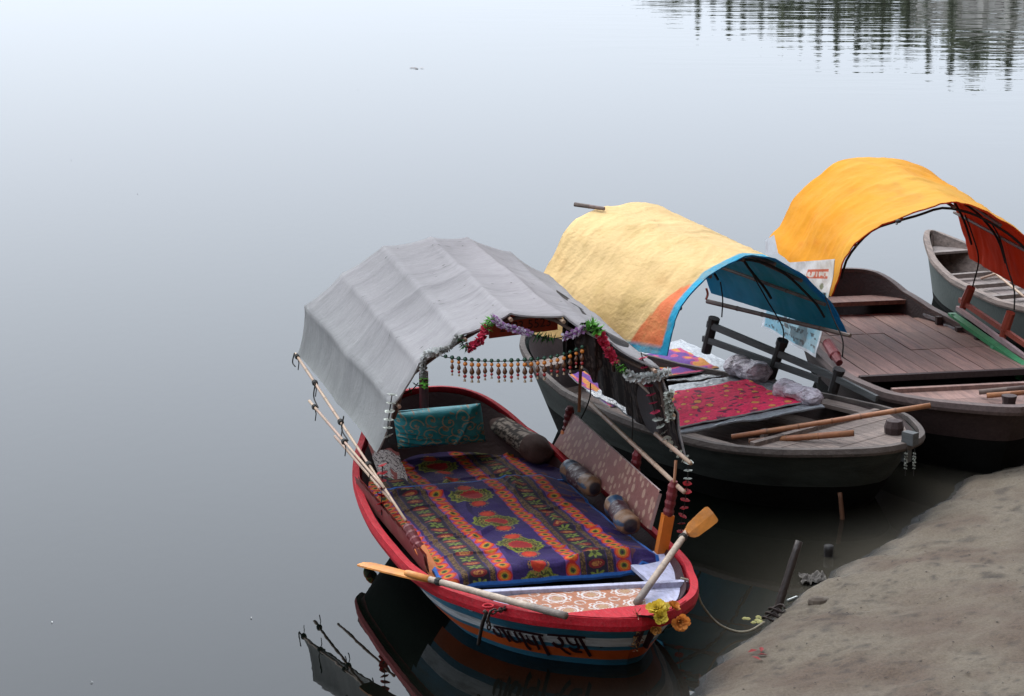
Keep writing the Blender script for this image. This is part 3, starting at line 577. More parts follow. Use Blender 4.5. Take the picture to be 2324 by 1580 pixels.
for pts in ([(1340, 870), (1338, 905), (1318, 950), (1300, 965)], [(1433, 900), (1436, 960), (1434, 1005), (1437, 1025)], [(716, 868), (712, 900), (722, 925)], [(780, 945), (776, 975), (790, 1000)], [(668, 802), (664, 822), (670, 832)]):
    z0 = 1.05; cord('tie_cord', r1, [F1.py(u, v, .92 if u > 1000 else -.96) for u, v in pts], .005)
for pa, pb, ts in ((F1.pz(671, 803, 1.1), F1.pz(921, 1182, .66), (.02, .2, .45, .7)), (F1.pz(702, 910, .84), F1.pz(872, 1108, .78), (.08, .5))):
    for t_ in ts:
        mb = MB(); d_ = (pb - pa) / np.linalg.norm(pb - pa) * .02; q = lerp(pa, pb, t_); mb.tube([q - d_, q, q + d_], [.019, .023, .019], 8); mb.tube([q, q + (0, .01, -.05), q + (.01, 0, -.1)], .004, 5); mb.build('lashing', m_wire, r1)

# ---- rugs on the boat floor
def cells(s, q, per, half):
    xm = (s / per) % 1 - .5; k = np.floor(s / per); d = np.hypot(xm / .52, q / half); d = np.maximum(d, np.abs(xm) * 1.75)
    return d, k
def rug_pat(x, y, x0=-.63):
    q = y + .105; a = np.abs(q); C = np.zeros((*x.shape, 3)) + np.array([.035, .016, .19]); sp = vnoise(x * 160, y * 160, 1)
    C = C * (.75 + .5 * sp)[..., None]
    def put(mask, col): C[mask] = np.array(col)
    pan = a < .175
    u = (x - x0 + .275) % .55 - .275; th = np.arctan2(q, u); r = np.hypot(u, q) ; rr = r * (1 - .05 * np.cos(14 * th))
    put(pan & (rr < .148), (.30, .42, .05)); put(pan & (rr < .148) & (sp > .66), (.10, .16, .02)); put(pan & (np.abs(rr - .122) < .007), (.06, .1, .02)); put(pan & (np.abs(rr - .096) < .012) & (sp > .35), (.09, .05, .02)); put(pan & (np.abs(rr - .096) < .009) & (sp < .3), (.45, .4, .08)); put(pan & (rr < .078), (.55, .02, .02)); put(pan & (rr < .06), (.42, .015, .02))
    for o in (.178, -.178):
        u2 = (x - x0 - o + .275) % .55 - .275; r2 = np.hypot(u2, q); put(pan & (r2 < .068) & (r2 > .05) & (sp > .55), (.42, .3, .08)); put(pan & (r2 < .068) & (r2 > .05) & (sp < .2), (.02, .01, .03)); put(pan & (r2 < .048), (.65, .045, .02)); put(pan & (r2 < .03), (.75, .08, .02))
    for c, hw in ((.222, .05), (.565, .05)):
        m = np.abs(a - c) < hw; put(m, (.25, .10, .42)); d, k = cells(x, a - c, .085, hw); put(m & (d < 1), (.62, .03, .025)); put(m & (d < .80), (.85, .17, .02)); put(m & (d < .52), (.6, .42, .04)); put(m & (d < .36), (.08, .15, .02)); put(m & (d < .17), (.02, .01, .02))
    for c in (.297, .478):
        m = np.abs(a - c) < .018; put(m, (.2, .14, .05)); put(m & (sp > .45), (.06, .04, .025))
    m = np.abs(a - .388) < .068; put(m, (.014, .008, .035)); f = (x / .15) % 1; g = f < .5; u3 = np.where(g, f - .25, f - .75) * .15; v3 = a - .388; th3 = np.arctan2(v3, u3); r3 = np.hypot(u3, v3 * .8)
    put(m & g & (r3 < .03 + .014 * np.cos(6 * th3)), (.22, .36, .06)); put(m & g & (r3 < .012), (.05, .08, .02)); put(m & ~g & (np.hypot(u3 / .03, v3 / .055) < 1), (.22, .012, .02)); put(m & ~g & (np.hypot(u3 / .016, v3 / .035) < 1) & (sp > .35), (.55, .28, .08))
    out = a > .62; put(out & (vnoise(x * 30, y * 16, 6) > .68), (.16, .07, .10)); return C
def rug_surf(name, x0, x1, y0, y1, zf, label, drop=None, hem=(.02, .12, .42), shift=0.0, nx=430, ny=330):
    S_, T_ = np.meshgrid(np.linspace(x0, x1, nx), np.linspace(y0, y1, ny), indexing='ij'); C = rug_pat(S_ + shift + .02 * fbm(S_ * 2.5, T_ * 2.5, 3, 41), T_ + .035 * fbm(S_ * 1.7, T_ * 1.7, 3, 42))
    e_ = np.minimum.reduce([S_ - x0, x1 - S_, (T_ - y0) + .2 * (drop is None), y1 - T_]); C *= np.array([.70, .52, .46]) * (.8 + .4 * vnoise(S_ * 5, T_ * 5, 77))[..., None]; C[e_ < .022] = hem
    Xx, Zz = S_.copy(), zf(S_, T_)
    if drop is not None:                           # front falls over the edge of the platform
        xe = drop + .05 * (T_ + .1) * -1.0; o = np.maximum(S_ - xe, 0); r_ = .05; ang = np.minimum(o / r_, 1.25); Xx = np.where(o > 0, xe + r_ * np.sin(ang) + np.maximum(o - 1.25 * r_, 0) * .32, S_); Zz = Zz - np.where(o > 0, r_ * (1 - np.cos(ang)) + np.maximum(o - 1.25 * r_, 0) * .95, 0) * np.clip(1 - (T_ - .52) / .08, .35, 1)
    hwv = np.vectorize(b1.hwz)(Xx, np.minimum(Zz, .4)) - .055; Tc = np.clip(T_, -hwv, hwv + .01)
    mb = MB(); G = np.stack([Xx, Tc, Zz], -1); mb.grid(G, C, flip=False)
    for a in (G[0], G[-1], G[:, 0], G[:, -1]): mb.grid(np.stack([a, a - np.array([0, 0, .015])]), np.tile(np.array(hem) * .6, (2, len(a), 1)))
    tow(mb, F1); return mb.build(name, m_print, smooth=True, label=label, cat='rug')
und = lambda S, T: .03 * fbm(S * 2.2, T * 2.2, 4, 12) * 2 + .02 * np.clip(1 - np.abs(fbm(S * 1.8, T * 1.8, 2, 33)) / .045, 0, 1) + .014 * np.clip(1 - np.abs(fbm(S * 3.1 + 7, T * 1.2, 2, 35)) / .03, 0, 1) + .006 * np.sin(S * 7 + T * 4)
rug_surf('rug', -.98, .945, -.74, .70, lambda S, T: .45 + und(S, T) - .07 * np.clip((T - .5) / .2, 0, 1) - .05 * np.clip((-.55 - T) / .2, 0, 1), 'large purple rug with red medallions and orange borders spread over the painted boat floor', drop=.80)
rug_surf('rug', -1.85, -.94, -.72, .72, lambda S, T: .425 + und(S + 3, T), 'smaller purple rug with one green medallion, tucked behind the large rug', shift=.87, nx=190, ny=300)
# ---- cushions and bolsters
def swirl(s, t):
    C = np.zeros((*s.shape, 3)) + np.array([.04, .58, .70]); C *= (.85 + .3 * vnoise(s * 30, t * 30, 2))[..., None]
    for k in range(26):
        cx = (k % 7) * .115 + (k // 7 % 2) * .055 + .03 * math.sin(k * 7.1); cy = (k // 7) * .105 + .02 * math.cos(k * 3.3); r = np.hypot(s - cx, t - cy); th = np.arctan2(t - cy, s - cx) * (1 if k % 2 else -1)
        sp = .017 + .0075 * ((th + math.pi + k) % 6.283); m = (np.abs(r - sp) < .0045) & (r < .066); C[m] = (.75, .72, .5); m = (r < .012); C[m] = (.75, .65, .4)
    m = vnoise(s * 38, t * 38, 5) > .86; C[m] = (.48, .42, .28); return C
def pillow(name, c, ex, ey, ez, patf, mat, label, cat='cushion', F=F1, n=90, puff=1.0, fold=0, nx=2.6, parts=None, res=None):
    """cushion spanned by half-axes ex, ey (long sides) and ez (thickness)"""
    c, ex, ey, ez = [np.array(q, float) for q in (c, ex, ey, ez)]; a = np.linspace(-1, 1, n); S_, T_ = np.meshgrid(a, a, indexing='ij')
    prof = np.clip((1 - np.abs(S_) ** nx), 0, 1) ** .5 * np.clip((1 - np.abs(T_) ** nx), 0, 1) ** .5 * puff; w = fbm(S_ * 3, T_ * 3, 4, fold) * .35 + fold * 0
    mb = MB()
    for sg in (1, -1):
        pin = 1 - .06 * (1 - np.abs(S_) ** 2) * np.abs(T_) ** 4; pin2 = 1 - .06 * (1 - np.abs(T_) ** 2) * np.abs(S_) ** 4
        G = c + ex * (S_ * pin2)[..., None] + ey * (T_ * pin)[..., None] + ez * (sg * prof * (1 + w))[..., None]
        C = patf(S_ * np.linalg.norm(ex), T_ * np.linalg.norm(ey)); mb.grid(G, C, flip=sg < 0)
    tow(mb, F); return mb.build(name, mat, smooth=True, label=label, cat=cat)
q0 = F1.pz(898, 1018, .5); q1 = F1.pz(1108, 1000, .52); q2 = F1.pz(1085, 917, .80); q3 = F1.pz(897, 935, .80)
cc = (q0 + q1 + q2 + q3) / 4; ex_ = ((q1 + q2) - (q0 + q3)) / 4; ey_ = ((q2 + q3) - (q0 + q1)) / 4; nn = np.cross(ex_, ey_); nn /= np.linalg.norm(nn)
mb = MB(); n = 150; a = np.linspace(-1, 1, n); S_, T_ = np.meshgrid(a, a, indexing='ij'); prof = np.clip(1 - np.abs(S_) ** 4, 0, 1) ** .5 * np.clip(1 - np.abs(T_) ** 3, 0, 1) ** .5
vee = np.abs(S_ - .25) * .95 - .78; under = T_ < vee                                   # a folded flap hangs in a V over the cushion
fold = .012 * np.sin((T_ * 9 + S_ * 3 + 2 * fbm(S_ * 2, T_ * 2, 3, 2)) * 2.2) * under - .055 * under + .02 * np.exp(-((S_ - .45 - .3 * T_) / .05) ** 2) * ~under
C = swirl((S_ + 1) * .36, (T_ + 1) * .2); G = cc + ex_ * S_[..., None] + ey_ * (T_ * (1 + .05 * S_))[..., None] + nn * (.12 * prof + fold * prof + .02 * fbm(S_ * 3, T_ * 3, 4, 5) * prof)[..., None]; mb.grid(G, C); mb.grid(cc + ex_ * S_[..., None] + ey_ * T_[..., None] - nn * (.07 * prof)[..., None], C, flip=True)
tow(mb, F1); mb.build('cushion', m_satin, smooth=True, label='shiny teal cushion with pale scrolls propped against the painted boat stern', cat='cushion')
def bolster(name, a, b, r, patf, mat, label, F=F1, n=40, m=70, endr=.55, seed=0, lump=.3, sq=1.0, cat='bolster'):
    a, b = np.array(a, float), np.array(b, float); ax = b - a; L_ = np.linalg.norm(ax); ax /= L_; up = np.array([0, 0, 1.]); e = np.cross(ax, up); e /= np.linalg.norm(e); f = np.cross(e, ax); G = []; S_ = []; A_ = []
    for i in range(m):
        t = i / (m - 1); k = min(1, (1 - abs(2 * t - 1) ** 7) ** .45 + 0.02) * (1 - .12 * math.sin(math.pi * t) ** 2); ring = []; 
        for j in range(n):
            th = 2 * math.pi * j / n; rr = r * k * (1 + lump * 2 * float(fbm(t * 4, j / n * 5 if j < n / 2 else (n - j) / n * 5, 3, seed))); ring.append(a + ax * L_ * t + rr * (math.cos(th) * e + sq * math.sin(th) * f)); 
        G.append(ring); S_.append([t * L_] * n); A_.append([2 * math.pi * j / n for j in range(n)])
    mb = MB(); G = np.array(G); C = patf(np.array(S_), np.array(A_) * r, L_); mb.grid(G, C, wrap=True); tow(mb, F); return mb.build(name, mat, smooth=True, label=label, cat=cat)
def brownpat(s, t, L_):
    C = np.zeros((*s.shape, 3)) + np.array([.075, .036, .03]); m = (s > L_ * .22) & (s < L_ * .72); C[m] = (.30, .25, .21); ink = (np.abs(fbm(s * 26, t * 26, 3, 3)) < .05) | (vnoise(s * 24, t * 24, 7) > .72); C[m & ink] = (.03, .022, .02)
    b = m & (np.abs(((t / .07) % 1) - .5) < .16); C[b] = (.035, .025, .022); C[b & (np.hypot(((s / .035) % 1) - .5, ((t / .035) % 1) - .5) < .22)] = (.3, .26, .22); return C
bolster('bolster', F1.pz(1108, 948, .62) + (0, .02, 0), F1.pz(1240, 1038, .5), .115, brownpat, m_print, 'brown bolster with black and cream block print beside the teal cushion', seed=5, sq=.8)
def bluepat(s, t, L_):
    C = np.zeros((*s.shape, 3)) + np.array([.5, .26, .13]); m = (vnoise(s * 11, t * 9, 4) > .6); C[m] = (.03, .12, .26); m2 = np.abs(s - L_ * .5) < L_ * .2; C[m2] = (.10, .02, .035); C[m2 & (np.abs(fbm(s * 32, t * 32, 2, 8)) < .035)] = (.55, .5, .5); m3 = (s < .012) | (s > L_ - .012); C[m3] = (.05, .04, .05); return C * .42
bolster('bolster', F1.pz(1285, 1062, .53), F1.pz(1350, 1110, .52), .077, bluepat, m_satin, 'tan and maroon round bolster with blue leaves, farther of the pair under the backrest', seed=2)
bolster('bolster', F1.pz(1392, 1142, .53), F1.pz(1432, 1195, .52), .077, bluepat, m_satin, 'tan and maroon round bolster with blue leaves, nearer of the pair by the orange post', seed=9)

# ---- vinyl tile sheet on the foredeck
def tilepat(s, t):
    C = np.zeros((*s.shape, 3)) + np.array([.40, .15, .07]); P_ = .215; fx = (s / P_) % 1 - .5; fy = (t / P_) % 1 - .5; r = np.hypot(fx, fy); th = np.arctan2(fy, fx); sp = vnoise(s * 150, t * 150, 3); wh = np.array([.62, .58, .55])
    m = (np.abs(r - .26) < .035) | ((np.abs(r - .37 - .035 * np.cos(8 * th)) < .03) & (sp > .3)) | ((r < .2) & (r > .15) & (sp > .5)); C[m] = wh; C[(r < .14)] = (.42, .25, .13); C[(r < .2) & (sp > .75)] = (.3, .16, .08)
    rc = np.hypot(np.abs(fx) - .5, np.abs(fy) - .5); C[(np.abs(rc - .14) < .03) & (sp > .25)] = (.52, .46, .43); C[(np.abs(fx) > .492) | (np.abs(fy) > .492)] = (.22, .1, .06); return C
S_, T_ = np.meshgrid(np.linspace(1.25, 1.86, 200), np.linspace(-.46, .46, 300), indexing='ij'); lim = np.array([b1.hwz(x, .40) - .06 for x in S_[:, 0]])[:, None]; Tc = np.clip(T_, -lim, np.minimum(lim, .40 - .25 * (S_ - 1.25)))
mb = MB(); mb.grid(np.stack([S_, Tc, .408 + .002 * fbm(S_ * 9, T_ * 9, 2, 1)], -1), tilepat(S_ - 1.27, T_ + .06)); tow(mb, F1); mb.build('vinyl_sheet', m_vinyl, label='brown vinyl sheet printed with white medallions on the painted boat foredeck', cat='vinyl sheet')
# ---- oars
def oar(name, root_pts, r, blade, label, nrm, cutback=.16):
    a, b = np.array(root_pts[0]), np.array(root_pts[1]); o = empty(name, tuple(F1.w(a)), 0, label, 'oar'); wl = lambda p: F1.w(p) - F1.w(a)
    P = [wl(lerp(a, b, t)) for t in np.linspace(0, 1, 18)]; mb = MB(); cc = []
    for i in range(18): g = random.uniform(.85, 1.1); cc.append((g, g * .98, g * .94) if i > 3 else (.42, .42, .44))
    mb.tube(P, np.linspace(r * 1.15, r, 18) * (1 + .06 * np.array([(i % 5 == 2) for i in range(18)])), 9, True, np.array(cc)); mb.build('shaft', m_oar, o, smooth=True)
    c0, c1 = np.array(blade[0]), np.array(blade[1]); d = wl(c1) - wl(c0); L_ = np.linalg.norm(d); d /= L_; nw = np.array([*(F1.d * nrm[0] + F1.e * nrm[1]), nrm[2]]); nw -= d * (nw @ d); nw /= np.linalg.norm(nw); e = np.cross(nw, d)
    mb = MB(); prof = [(0, .022), (.08, .042), (.2, .052), (.6, .058), (.92, .06), (.985, .054), (1, .042)]; top = []; bot = []
    for t, w in prof:
        top.append([wl(c0) + d * L_ * t + e * w * k + nw * (.011 - .006 * abs(k)) for k in (-1, -.5, 0, .5, 1)]); bot.append([wl(c0) + d * L_ * t + e * w * k - nw * (.011 - .006 * abs(k)) for k in (-1, -.5, 0, .5, 1)])
    mb.grid(top); mb.grid(bot, flip=True); top, bot = np.array(top), np.array(bot)
    for s_ in (0, -1): mb.grid([top[:, s_], bot[:, s_]]); mb.grid([top[s_], bot[s_]])
    bl_ = mb.build('blade', m_blade, o); mb = MB(); s0 = wl(lerp(np.array(a), np.array(b), .86)) + nw * .0; mb.tube([s0, wl(b), wl(b) + d * .03], [r * 1.12, r * 1.15, r * .9], 9); mb.build('blade_socket', m_blade, bl_, smooth=True)
    for t in (.80,): q = wl(lerp(a, b, t)); mb = MB(); mb.tube([q - d * .02, q, q + d * .02], [r * 1.2, r * 1.45, r * 1.2], 8); mb.build('lashing', m_wire, o)
oar('oar', (F1.pz(1285, 1398, .53), F1.pz(928, 1302, .50)), .019, (F1.pz(985, 1320, .47), F1.pz(824, 1280, .40)), 'bamboo oar with orange blade lying over the left rail of the painted boat', (-.2, 0, 1))
oar('oar', (F1.pz(1445, 1368, .43), F1.pz(1575, 1185, .62)), .020, (F1.pz(1562, 1212, .60), F1.pz(1618, 1165, .70)), 'pale oar with orange blade propped up over the right bow of the painted boat', (.85, .1, .5))

# ---- hull iron, ring bolt and chain on the left bow
ch = empty('bow_chain', tuple(F1.w(F1.pz(1125, 1392, .47))), F1.ang, 'dark iron chain and hook hanging over the left bow of the painted boat', 'chain'); co = F1.pz(1125, 1392, .47)
cp = smooth_path([F1.pz(1190, 1375, .42), F1.pz(1160, 1378, .45), F1.pz(1135, 1385, .475), F1.pz(1112, 1392, .475), F1.pz(1108, 1412, .42), F1.pz(1112, 1432, .36)], 17); lk = MB(); a = np.linspace(0, 2 * math.pi, 13)[:-1]
th = [(math.cos(q) * .02, math.sin(q) * .012, 0) for q in a]; lk.tube(th + [th[0]], .0055, 5, False); lkm = lk.mesh('link', m_iron, True)
for i in range(16):
    d = Vector(cp[i + 1] - cp[i]); o = inst('link', lkm, ch, cp[i] - co); o.rotation_euler = (d.to_track_quat('X', 'Z').to_matrix() @ Matrix.Rotation((i % 2) * 1.57 + .3, 3, 'X')).to_euler()
mb = MB(); mb.tube(smooth_path([F1.pz(1098, 1386, .47) - co, F1.pz(1104, 1390, .46) - co, F1.pz(1096, 1412, .38) - co, F1.pz(1090, 1440, .26) - co, F1.pz(1086, 1462, .16) - co], 16), .012, 6); mb.build('hook_bar', m_iron, ch, smooth=True)
mb = MB(); q = F1.pz(1108, 1380, .47); ring = [(q[0] + .03 * math.cos(t), q[1] + .03 * math.sin(t), q[2] + .012) for t in np.linspace(0, 6.283, 17)]; mb.tube(ring, .007, 6, False); tow(mb, F1); mb.build('ring_bolt', m_red, smooth=True, label='small red painted ring on the left bow rail beside the chain', cat='ring')

# ---- blossoms for the garlands
def bloom(col, kind):
    mb = MB()
    if kind == 'puff':
        for i in range(16):
            a = i * 2.4; t = rng.uniform(-.5, 1.2); d = np.array([math.cos(a) * math.cos(t), math.sin(a) * math.cos(t), math.sin(t)]); s = np.cross(d, rng.normal(size=3)); s /= np.linalg.norm(s); c = np.array(col) * rng.uniform(.7, 1.15)
            if abs(col[0] - .5) < .01 and i % 2: c = np.array((.72, .66, .74))
            mb.add([d * .1, d * .7 + s * .38, d * rng.uniform(.9, 1.15), d * .7 - s * .38], [(0, 1, 2, 3)], np.clip(c, 0, 1))
    elif kind == 'disc':
        n = 9
        for k, (r, z) in enumerate(((1, 0), (.55, .22))):
            V = [(0, 0, z * .6)] + [(r * (1 + .14 * math.cos(4.5 * i * 2)) * math.cos(2 * math.pi * i / n), r * math.sin(2 * math.pi * i / n), z + .12 * (i % 2)) for i in range(n)]; mb.add(V, [(0, 1 + i, 1 + (i + 1) % n) for i in range(n)], np.clip(np.array(col) * (1 + .5 * k), 0, 1))
        V = [(0, 0, -.15)] + [(r * math.cos(2 * math.pi * i / n), math.sin(2 * math.pi * i / n) * .9, -.1) for i in range(n)]; mb.add(V, [(0, 1 + (i + 1) % n, 1 + i) for i in range(n)], np.array(col) * .6)
    elif kind == 'leaf':
        for i in range(7):
            a = i * .9 + rng.uniform(-.2, .2); d = np.array([math.cos(a), math.sin(a), rng.uniform(-.2, .5)]); s = np.array([-math.sin(a), math.cos(a), 0]); c = np.array(col) * rng.uniform(.5, 1.25); mb.add([d * .05, d * .55 + s * .33 + (0, 0, .12), d * 1.2, d * .55 - s * .33 + (0, 0, .12)], [(0, 1, 2), (0, 2, 3)], np.clip(c, 0, 1))
    elif kind == 'flower':
        for ly, (n_, sc_, lift) in enumerate(((6, 1.0, .25), (5, .72, .75), (4, .4, 1.1))):
            for i in range(n_):
                a = i * 6.283 / n_ + ly * .5 + rng.uniform(-.2, .2); d = np.array([math.cos(a), math.sin(a), 0]); s = np.array([-math.sin(a), math.cos(a), 0]); z = np.array([0, 0, 1.]); c = np.clip(np.array(col) * rng.uniform(.7, 1.15), 0, 1); k_ = sc_ * rng.uniform(.8, 1.2); w0 = rng.uniform(.35, .5)
                G = [[d * t * k_ + s * w * w0 * 2 * k * k_ + z * (lift * t * t * k_ - .1 + .15 * k * k + .12 * math.sin(5 * k + i) * t) for k in (-1, -.4, .3, 1)] for t, w in ((.05, .08), (.35, .42), (.65, .55), (.9, .5), (1.05, .2))]; C_ = np.tile(c, (5, 4, 1)); C_[:2] *= .7; mb.grid(G, C_)
    return mb.mesh('blossom', m_petal, kind in ('flower',))
BL = {k: bloom(*v) for k, v in dict(white=((.8, .82, .8), 'puff'), wdisc=((.72, .76, .68), 'disc'), pink=((.75, .05, .12), 'puff'), red=((.6, .02, .03), 'disc'), pdisc=((.7, .06, .14), 'disc'), lilac=((.5, .25, .55), 'puff'), green=((.12, .4, .04), 'leaf'), dgreen=((.03, .12, .03), 'leaf'), grey=((.42, .42, .4), 'puff'), dwhite=((.55, .57, .5), 'puff')).items()}
def garland(label, pts, seq, F=F1, cord_r=.004, name='garland'):
    """pts local; seq = list of (start, end, bloom kind, spacing, size)"""
    P = smooth_path(pts, 160); s = np.r_[0, np.cumsum(np.linalg.norm(np.diff(P, axis=0), axis=1))]; L_ = s[-1]; o = empty(name, tuple(F.w(P[0])), F.ang, label, 'garland')
    mb = MB(); mb.tube(P[::4] - P[0], cord_r, 5); mb.build('thread', m_wire if cord_r < .0045 else m_rope, o)
    for a, b, k, sp, r in seq:
        for d in np.arange(a * L_, b * L_, sp):
            i = min(int(np.searchsorted(s, d)), 158); T = Vector(P[i + 1] - P[i]).normalized(); q = T.to_track_quat('Z', 'Y').to_matrix() @ Matrix.Rotation(random.uniform(0, 6), 3, 'Z')
            if 'disc' in k or k == 'red': q = q @ Matrix.Rotation(random.uniform(-.35, .35), 3, 'X')
            e = inst('leaf_sprig' if 'green' in k else 'blossom', BL[k], o, P[i] - P[0], q.to_euler(), r * .86 * random.uniform(.75, 1.2) if 'disc' not in k and k != 'red' else tuple(np.array([1, 1, .7]) * r * random.uniform(.85, 1.15)))
    return o
def E1(u, v, off=.0): return F1.pp(u, v, .45, -.20 + off)
garland('white and grey puffy garland wound down the left front canopy hoop', [E1(1040, 762), E1(1020, 790), E1(985, 800), E1(963, 808), E1(962, 850), E1(964, 880)], [(0, .18, 'grey', .018, .034), (.18, .34, 'grey', .02, .03), (.34, .62, 'white', .02, .04), (.62, .86, 'grey', .022, .032), (.86, 1, 'green', .03, .035)])
garland('crimson and lilac garland swagged under the canopy front with green leaves', [E1(1042, 765), E1(1060, 790), E1(1090, 770), E1(1115, 725), E1(1140, 738), E1(1180, 750), E1(1240, 768), E1(1290, 762), E1(1330, 742), E1(1345, 735)], [(0, .12, 'dgreen', .02, .04), (.10, .26, 'pink', .018, .045), (.26, .34, 'green', .02, .05), (.34, .52, 'lilac', .018, .038), (.52, .60, 'lilac', .02, .034), (.60, .76, 'dgreen', .025, .045), (.64, .72, 'green', .04, .03), (.8, .94, 'lilac', .016, .036), (.94, 1, 'green', .012, .05)])
garland('pink, green and white garland drooping inside the right side of the canopy', [E1(1345, 732), E1(1365, 765), E1(1385, 805), E1(1412, 838), E1(1440, 858), E1(1480, 855), E1(1515, 845)], [(0, .1, 'green', .014, .055), (.14, .42, 'pink', .014, .042), (.42, .6, 'green', .022, .034), (.58, 1, 'white', .014, .044)])
garland('string of pink and white flat blossoms hanging down the right canopy curtain', [E1(1455, 800, -.05), E1(1467, 850, -.05), E1(1478, 900, -.05), E1(1490, 945, -.05), E1(1508, 985, -.05), E1(1525, 1015, .05), E1(1560, 1045, .1)], [(0.04, .55, 'pdisc', .062, .032), (.55, 1, 'wdisc', .05, .033)])
garland('short clump of white blossoms on the right canopy edge', [E1(1519, 888, .02), E1(1517, 920, .02), E1(1521, 950, .02)], [(0, 1, 'dwhite', .016, .04)])
garland('string of red discs and white petals hanging at the right canopy corner', [E1(1562, 1048, .1), E1(1561, 1080, .1), E1(1558, 1110, .1), E1(1553, 1150, .1), E1(1547, 1185, .1), E1(1546, 1208, .1)], [(0, .28, 'wdisc', .055, .033), (.3, 1, 'red', .055, .034)])
garland('string of pale disc petals hanging down the left canopy edge', [E1(890, 895, .0), E1(884, 935, .02), E1(880, 975, .04), E1(884, 1005, .06)], [(0, 1, 'wdisc', .055, .034)])
garland('string of red discs hanging over the left bamboo poles', [E1(868, 1055, .1), E1(867, 1090, .12), E1(866, 1130, .16), E1(866, 1172, .2)], [(0, 1, 'red', .05, .034)])
garland('short leafy string swinging between the left hoop and stern post', [E1(895, 880, -.3), E1(915, 893, -.3), E1(935, 885, -.3), E1(950, 868, -.3)], [(0, 1, 'dgreen', .06, .035)])
# ---- bead toran
to = empty('bead_toran', tuple(F1.w(E1(985, 805))), F1.ang, 'string of green beads with orange and brown bead pendants hanging across the canopy front', 'bead hanging'); t0 = E1(985, 805)
tp = smooth_path([E1(985, 805), E1(1040, 815), E1(1110, 820), E1(1190, 818), E1(1250, 812), E1(1300, 798), E1(1335, 782)], 120); mb = MB(); mb.tube(tp[::3] - t0, .003, 5); mb.build('thread', m_wire, to)
mb = MB(); mb.ball((0, 0, 0), .0145, 7, 5, (.015, .085, .045)); gb = mb.mesh('bead', m_attr_gloss, True)
mb = MB(); mb.tube([(0, 0, 0), (0, 0, -.15)], .0025, 4, True, (.02, .02, .02)); mb.ball((0, 0, -.03), .017, 7, 5, (.75, .24, .03)); mb.lathe([(0, -.108), (.012, -.1), (.019, -.085), (.015, -.07), (.006, -.05), (0, -.045)], n=8, col=(.13, .05, .02)); mb.ball((0, 0, -.12), .014, 7, 4, (.4, .02, .02)); mb.lathe([(.011, -.158), (.008, -.145), (.003, -.137), (0, -.136)], n=7, col=(.35, .25, .15)); pn = mb.mesh('pendant', m_attr_gloss, True)
for i in range(9, 119, 5): inst('bead', gb, to, tp[i] - t0 + (0, 0, .004), sc=random.uniform(.85, 1.1))
for i in range(14, 119, 5): inst('pendant', pn, to, tp[i] - t0, (random.uniform(-.04, .04), 0, random.uniform(0, 6)), random.uniform(.72, .95))
# ---- red sign board under the canopy ridge
sp_ = [F1.px(1108, 745, -.45), F1.px(1118, 765, -.45)]; s0 = F1.px(1110, 768, -.5); s1 = F1.px(1265, 748, -.5); s2 = F1.px(1265, 700, -.5); s3 = F1.px(1110, 712, -.5); s2[2] -= .02; s3[2] -= .02
sb = empty('sign_board', tuple(F1.w(s0)), F1.ang, 'dark red hanging sign board with faded black lettering under the canopy', 'sign'); K = np.array([s0, s1, s2, s3]) - s0; mb = MB(); mb.add(np.vstack([K + (.008, 0, 0), K - (.008, 0, 0)]), [(0, 1, 2, 3), (7, 6, 5, 4), (0, 4, 5, 1), (1, 5, 6, 2), (2, 6, 7, 3), (3, 7, 4, 0)]); mb.build('board', MAT('red_sign_paint', (.42, .05, .015), .5, .25, 12), sb)
def text_on(root, txt, org, ux, uy, h, mat, name='lettering'):
    cu = bpy.data.curves.new('t', 'FONT'); cu.body = txt; cu.size = 1.0; ob = bpy.data.objects.new('t', cu); COL.objects.link(ob); dg = bpy.context.evaluated_depsgraph_get(); me = bpy.data.meshes.new_from_object(ob.evaluated_get(dg)); bpy.data.objects.remove(ob)
    V = np.array([v.co[:] for v in me.vertices]); F_ = [tuple(p.vertices) for p in me.polygons]; bpy.data.meshes.remove(me); mb = MB(); mb.add(np.array(org) + V[:, :1] * h * np.array(ux) + V[:, 1:2] * h * np.array(uy), F_); return mb.build(name, mat, root)
ux = K[1] / np.linalg.norm(K[1]); m_ink = MAT('faded_black_ink', (.05, .012, .008), .6, .2)
text_on(sb, '2783 5523', K[0] + ux * .07 + (.012, 0, .035), ux, (0, 0, 1), .085, m_ink); text_on(sb, 'Boating', K[0] + ux * .17 + (.012, 0, .125), ux, (0, 0, 1), .085, m_ink)
# ---- dark leaf-print curtain hung inside the right of the canopy
def curt(s, t):
    C = np.zeros((*s.shape, 3)) + np.array([.018, .011, .010]); a = (s * 26 + 3 * fbm(s * 6, t * 3, 3, 1)); k = np.floor(a); f = a - k - .5; l = (t * 9 + vnoise(k, k * 3.1, 2) * 5); fl = l - np.floor(l); m = (np.abs(f) < .30 * np.sin(np.pi * fl)) & (fl > .12) & (vnoise(k, np.floor(l), 3) > .3); C[m] = np.array([.085, .06, .052]); return C
S_, T_ = np.meshgrid(np.linspace(0, 1, 170), np.linspace(0, 1, 130), indexing='ij'); GG = np.zeros((170, 130, 3))
for i in range(170):
    s = i / 169
    for j in range(130):
        t = j / 129; u = lerp(.735, .985, t); ia = int(u * 199); q = lerp(B1[ia], A1[ia], .30 + .69 * s); q = q + np.array([0, -.05 - .007 * math.sin(s * 44 + t * 3) * (.3 + t) - .02 * math.sin(s * 17), 0]); q[2] -= .05 * t * (1 - s); GG[i, j] = q
mb = MB(); mb.grid(GG, curt(S_ * 1.9, T_ * .9)); tow(mb, F1); mb.build('curtain', m_print, smooth=True, label='dark brown leaf-print curtain hanging inside the right side of the grey canopy', cat='curtain')
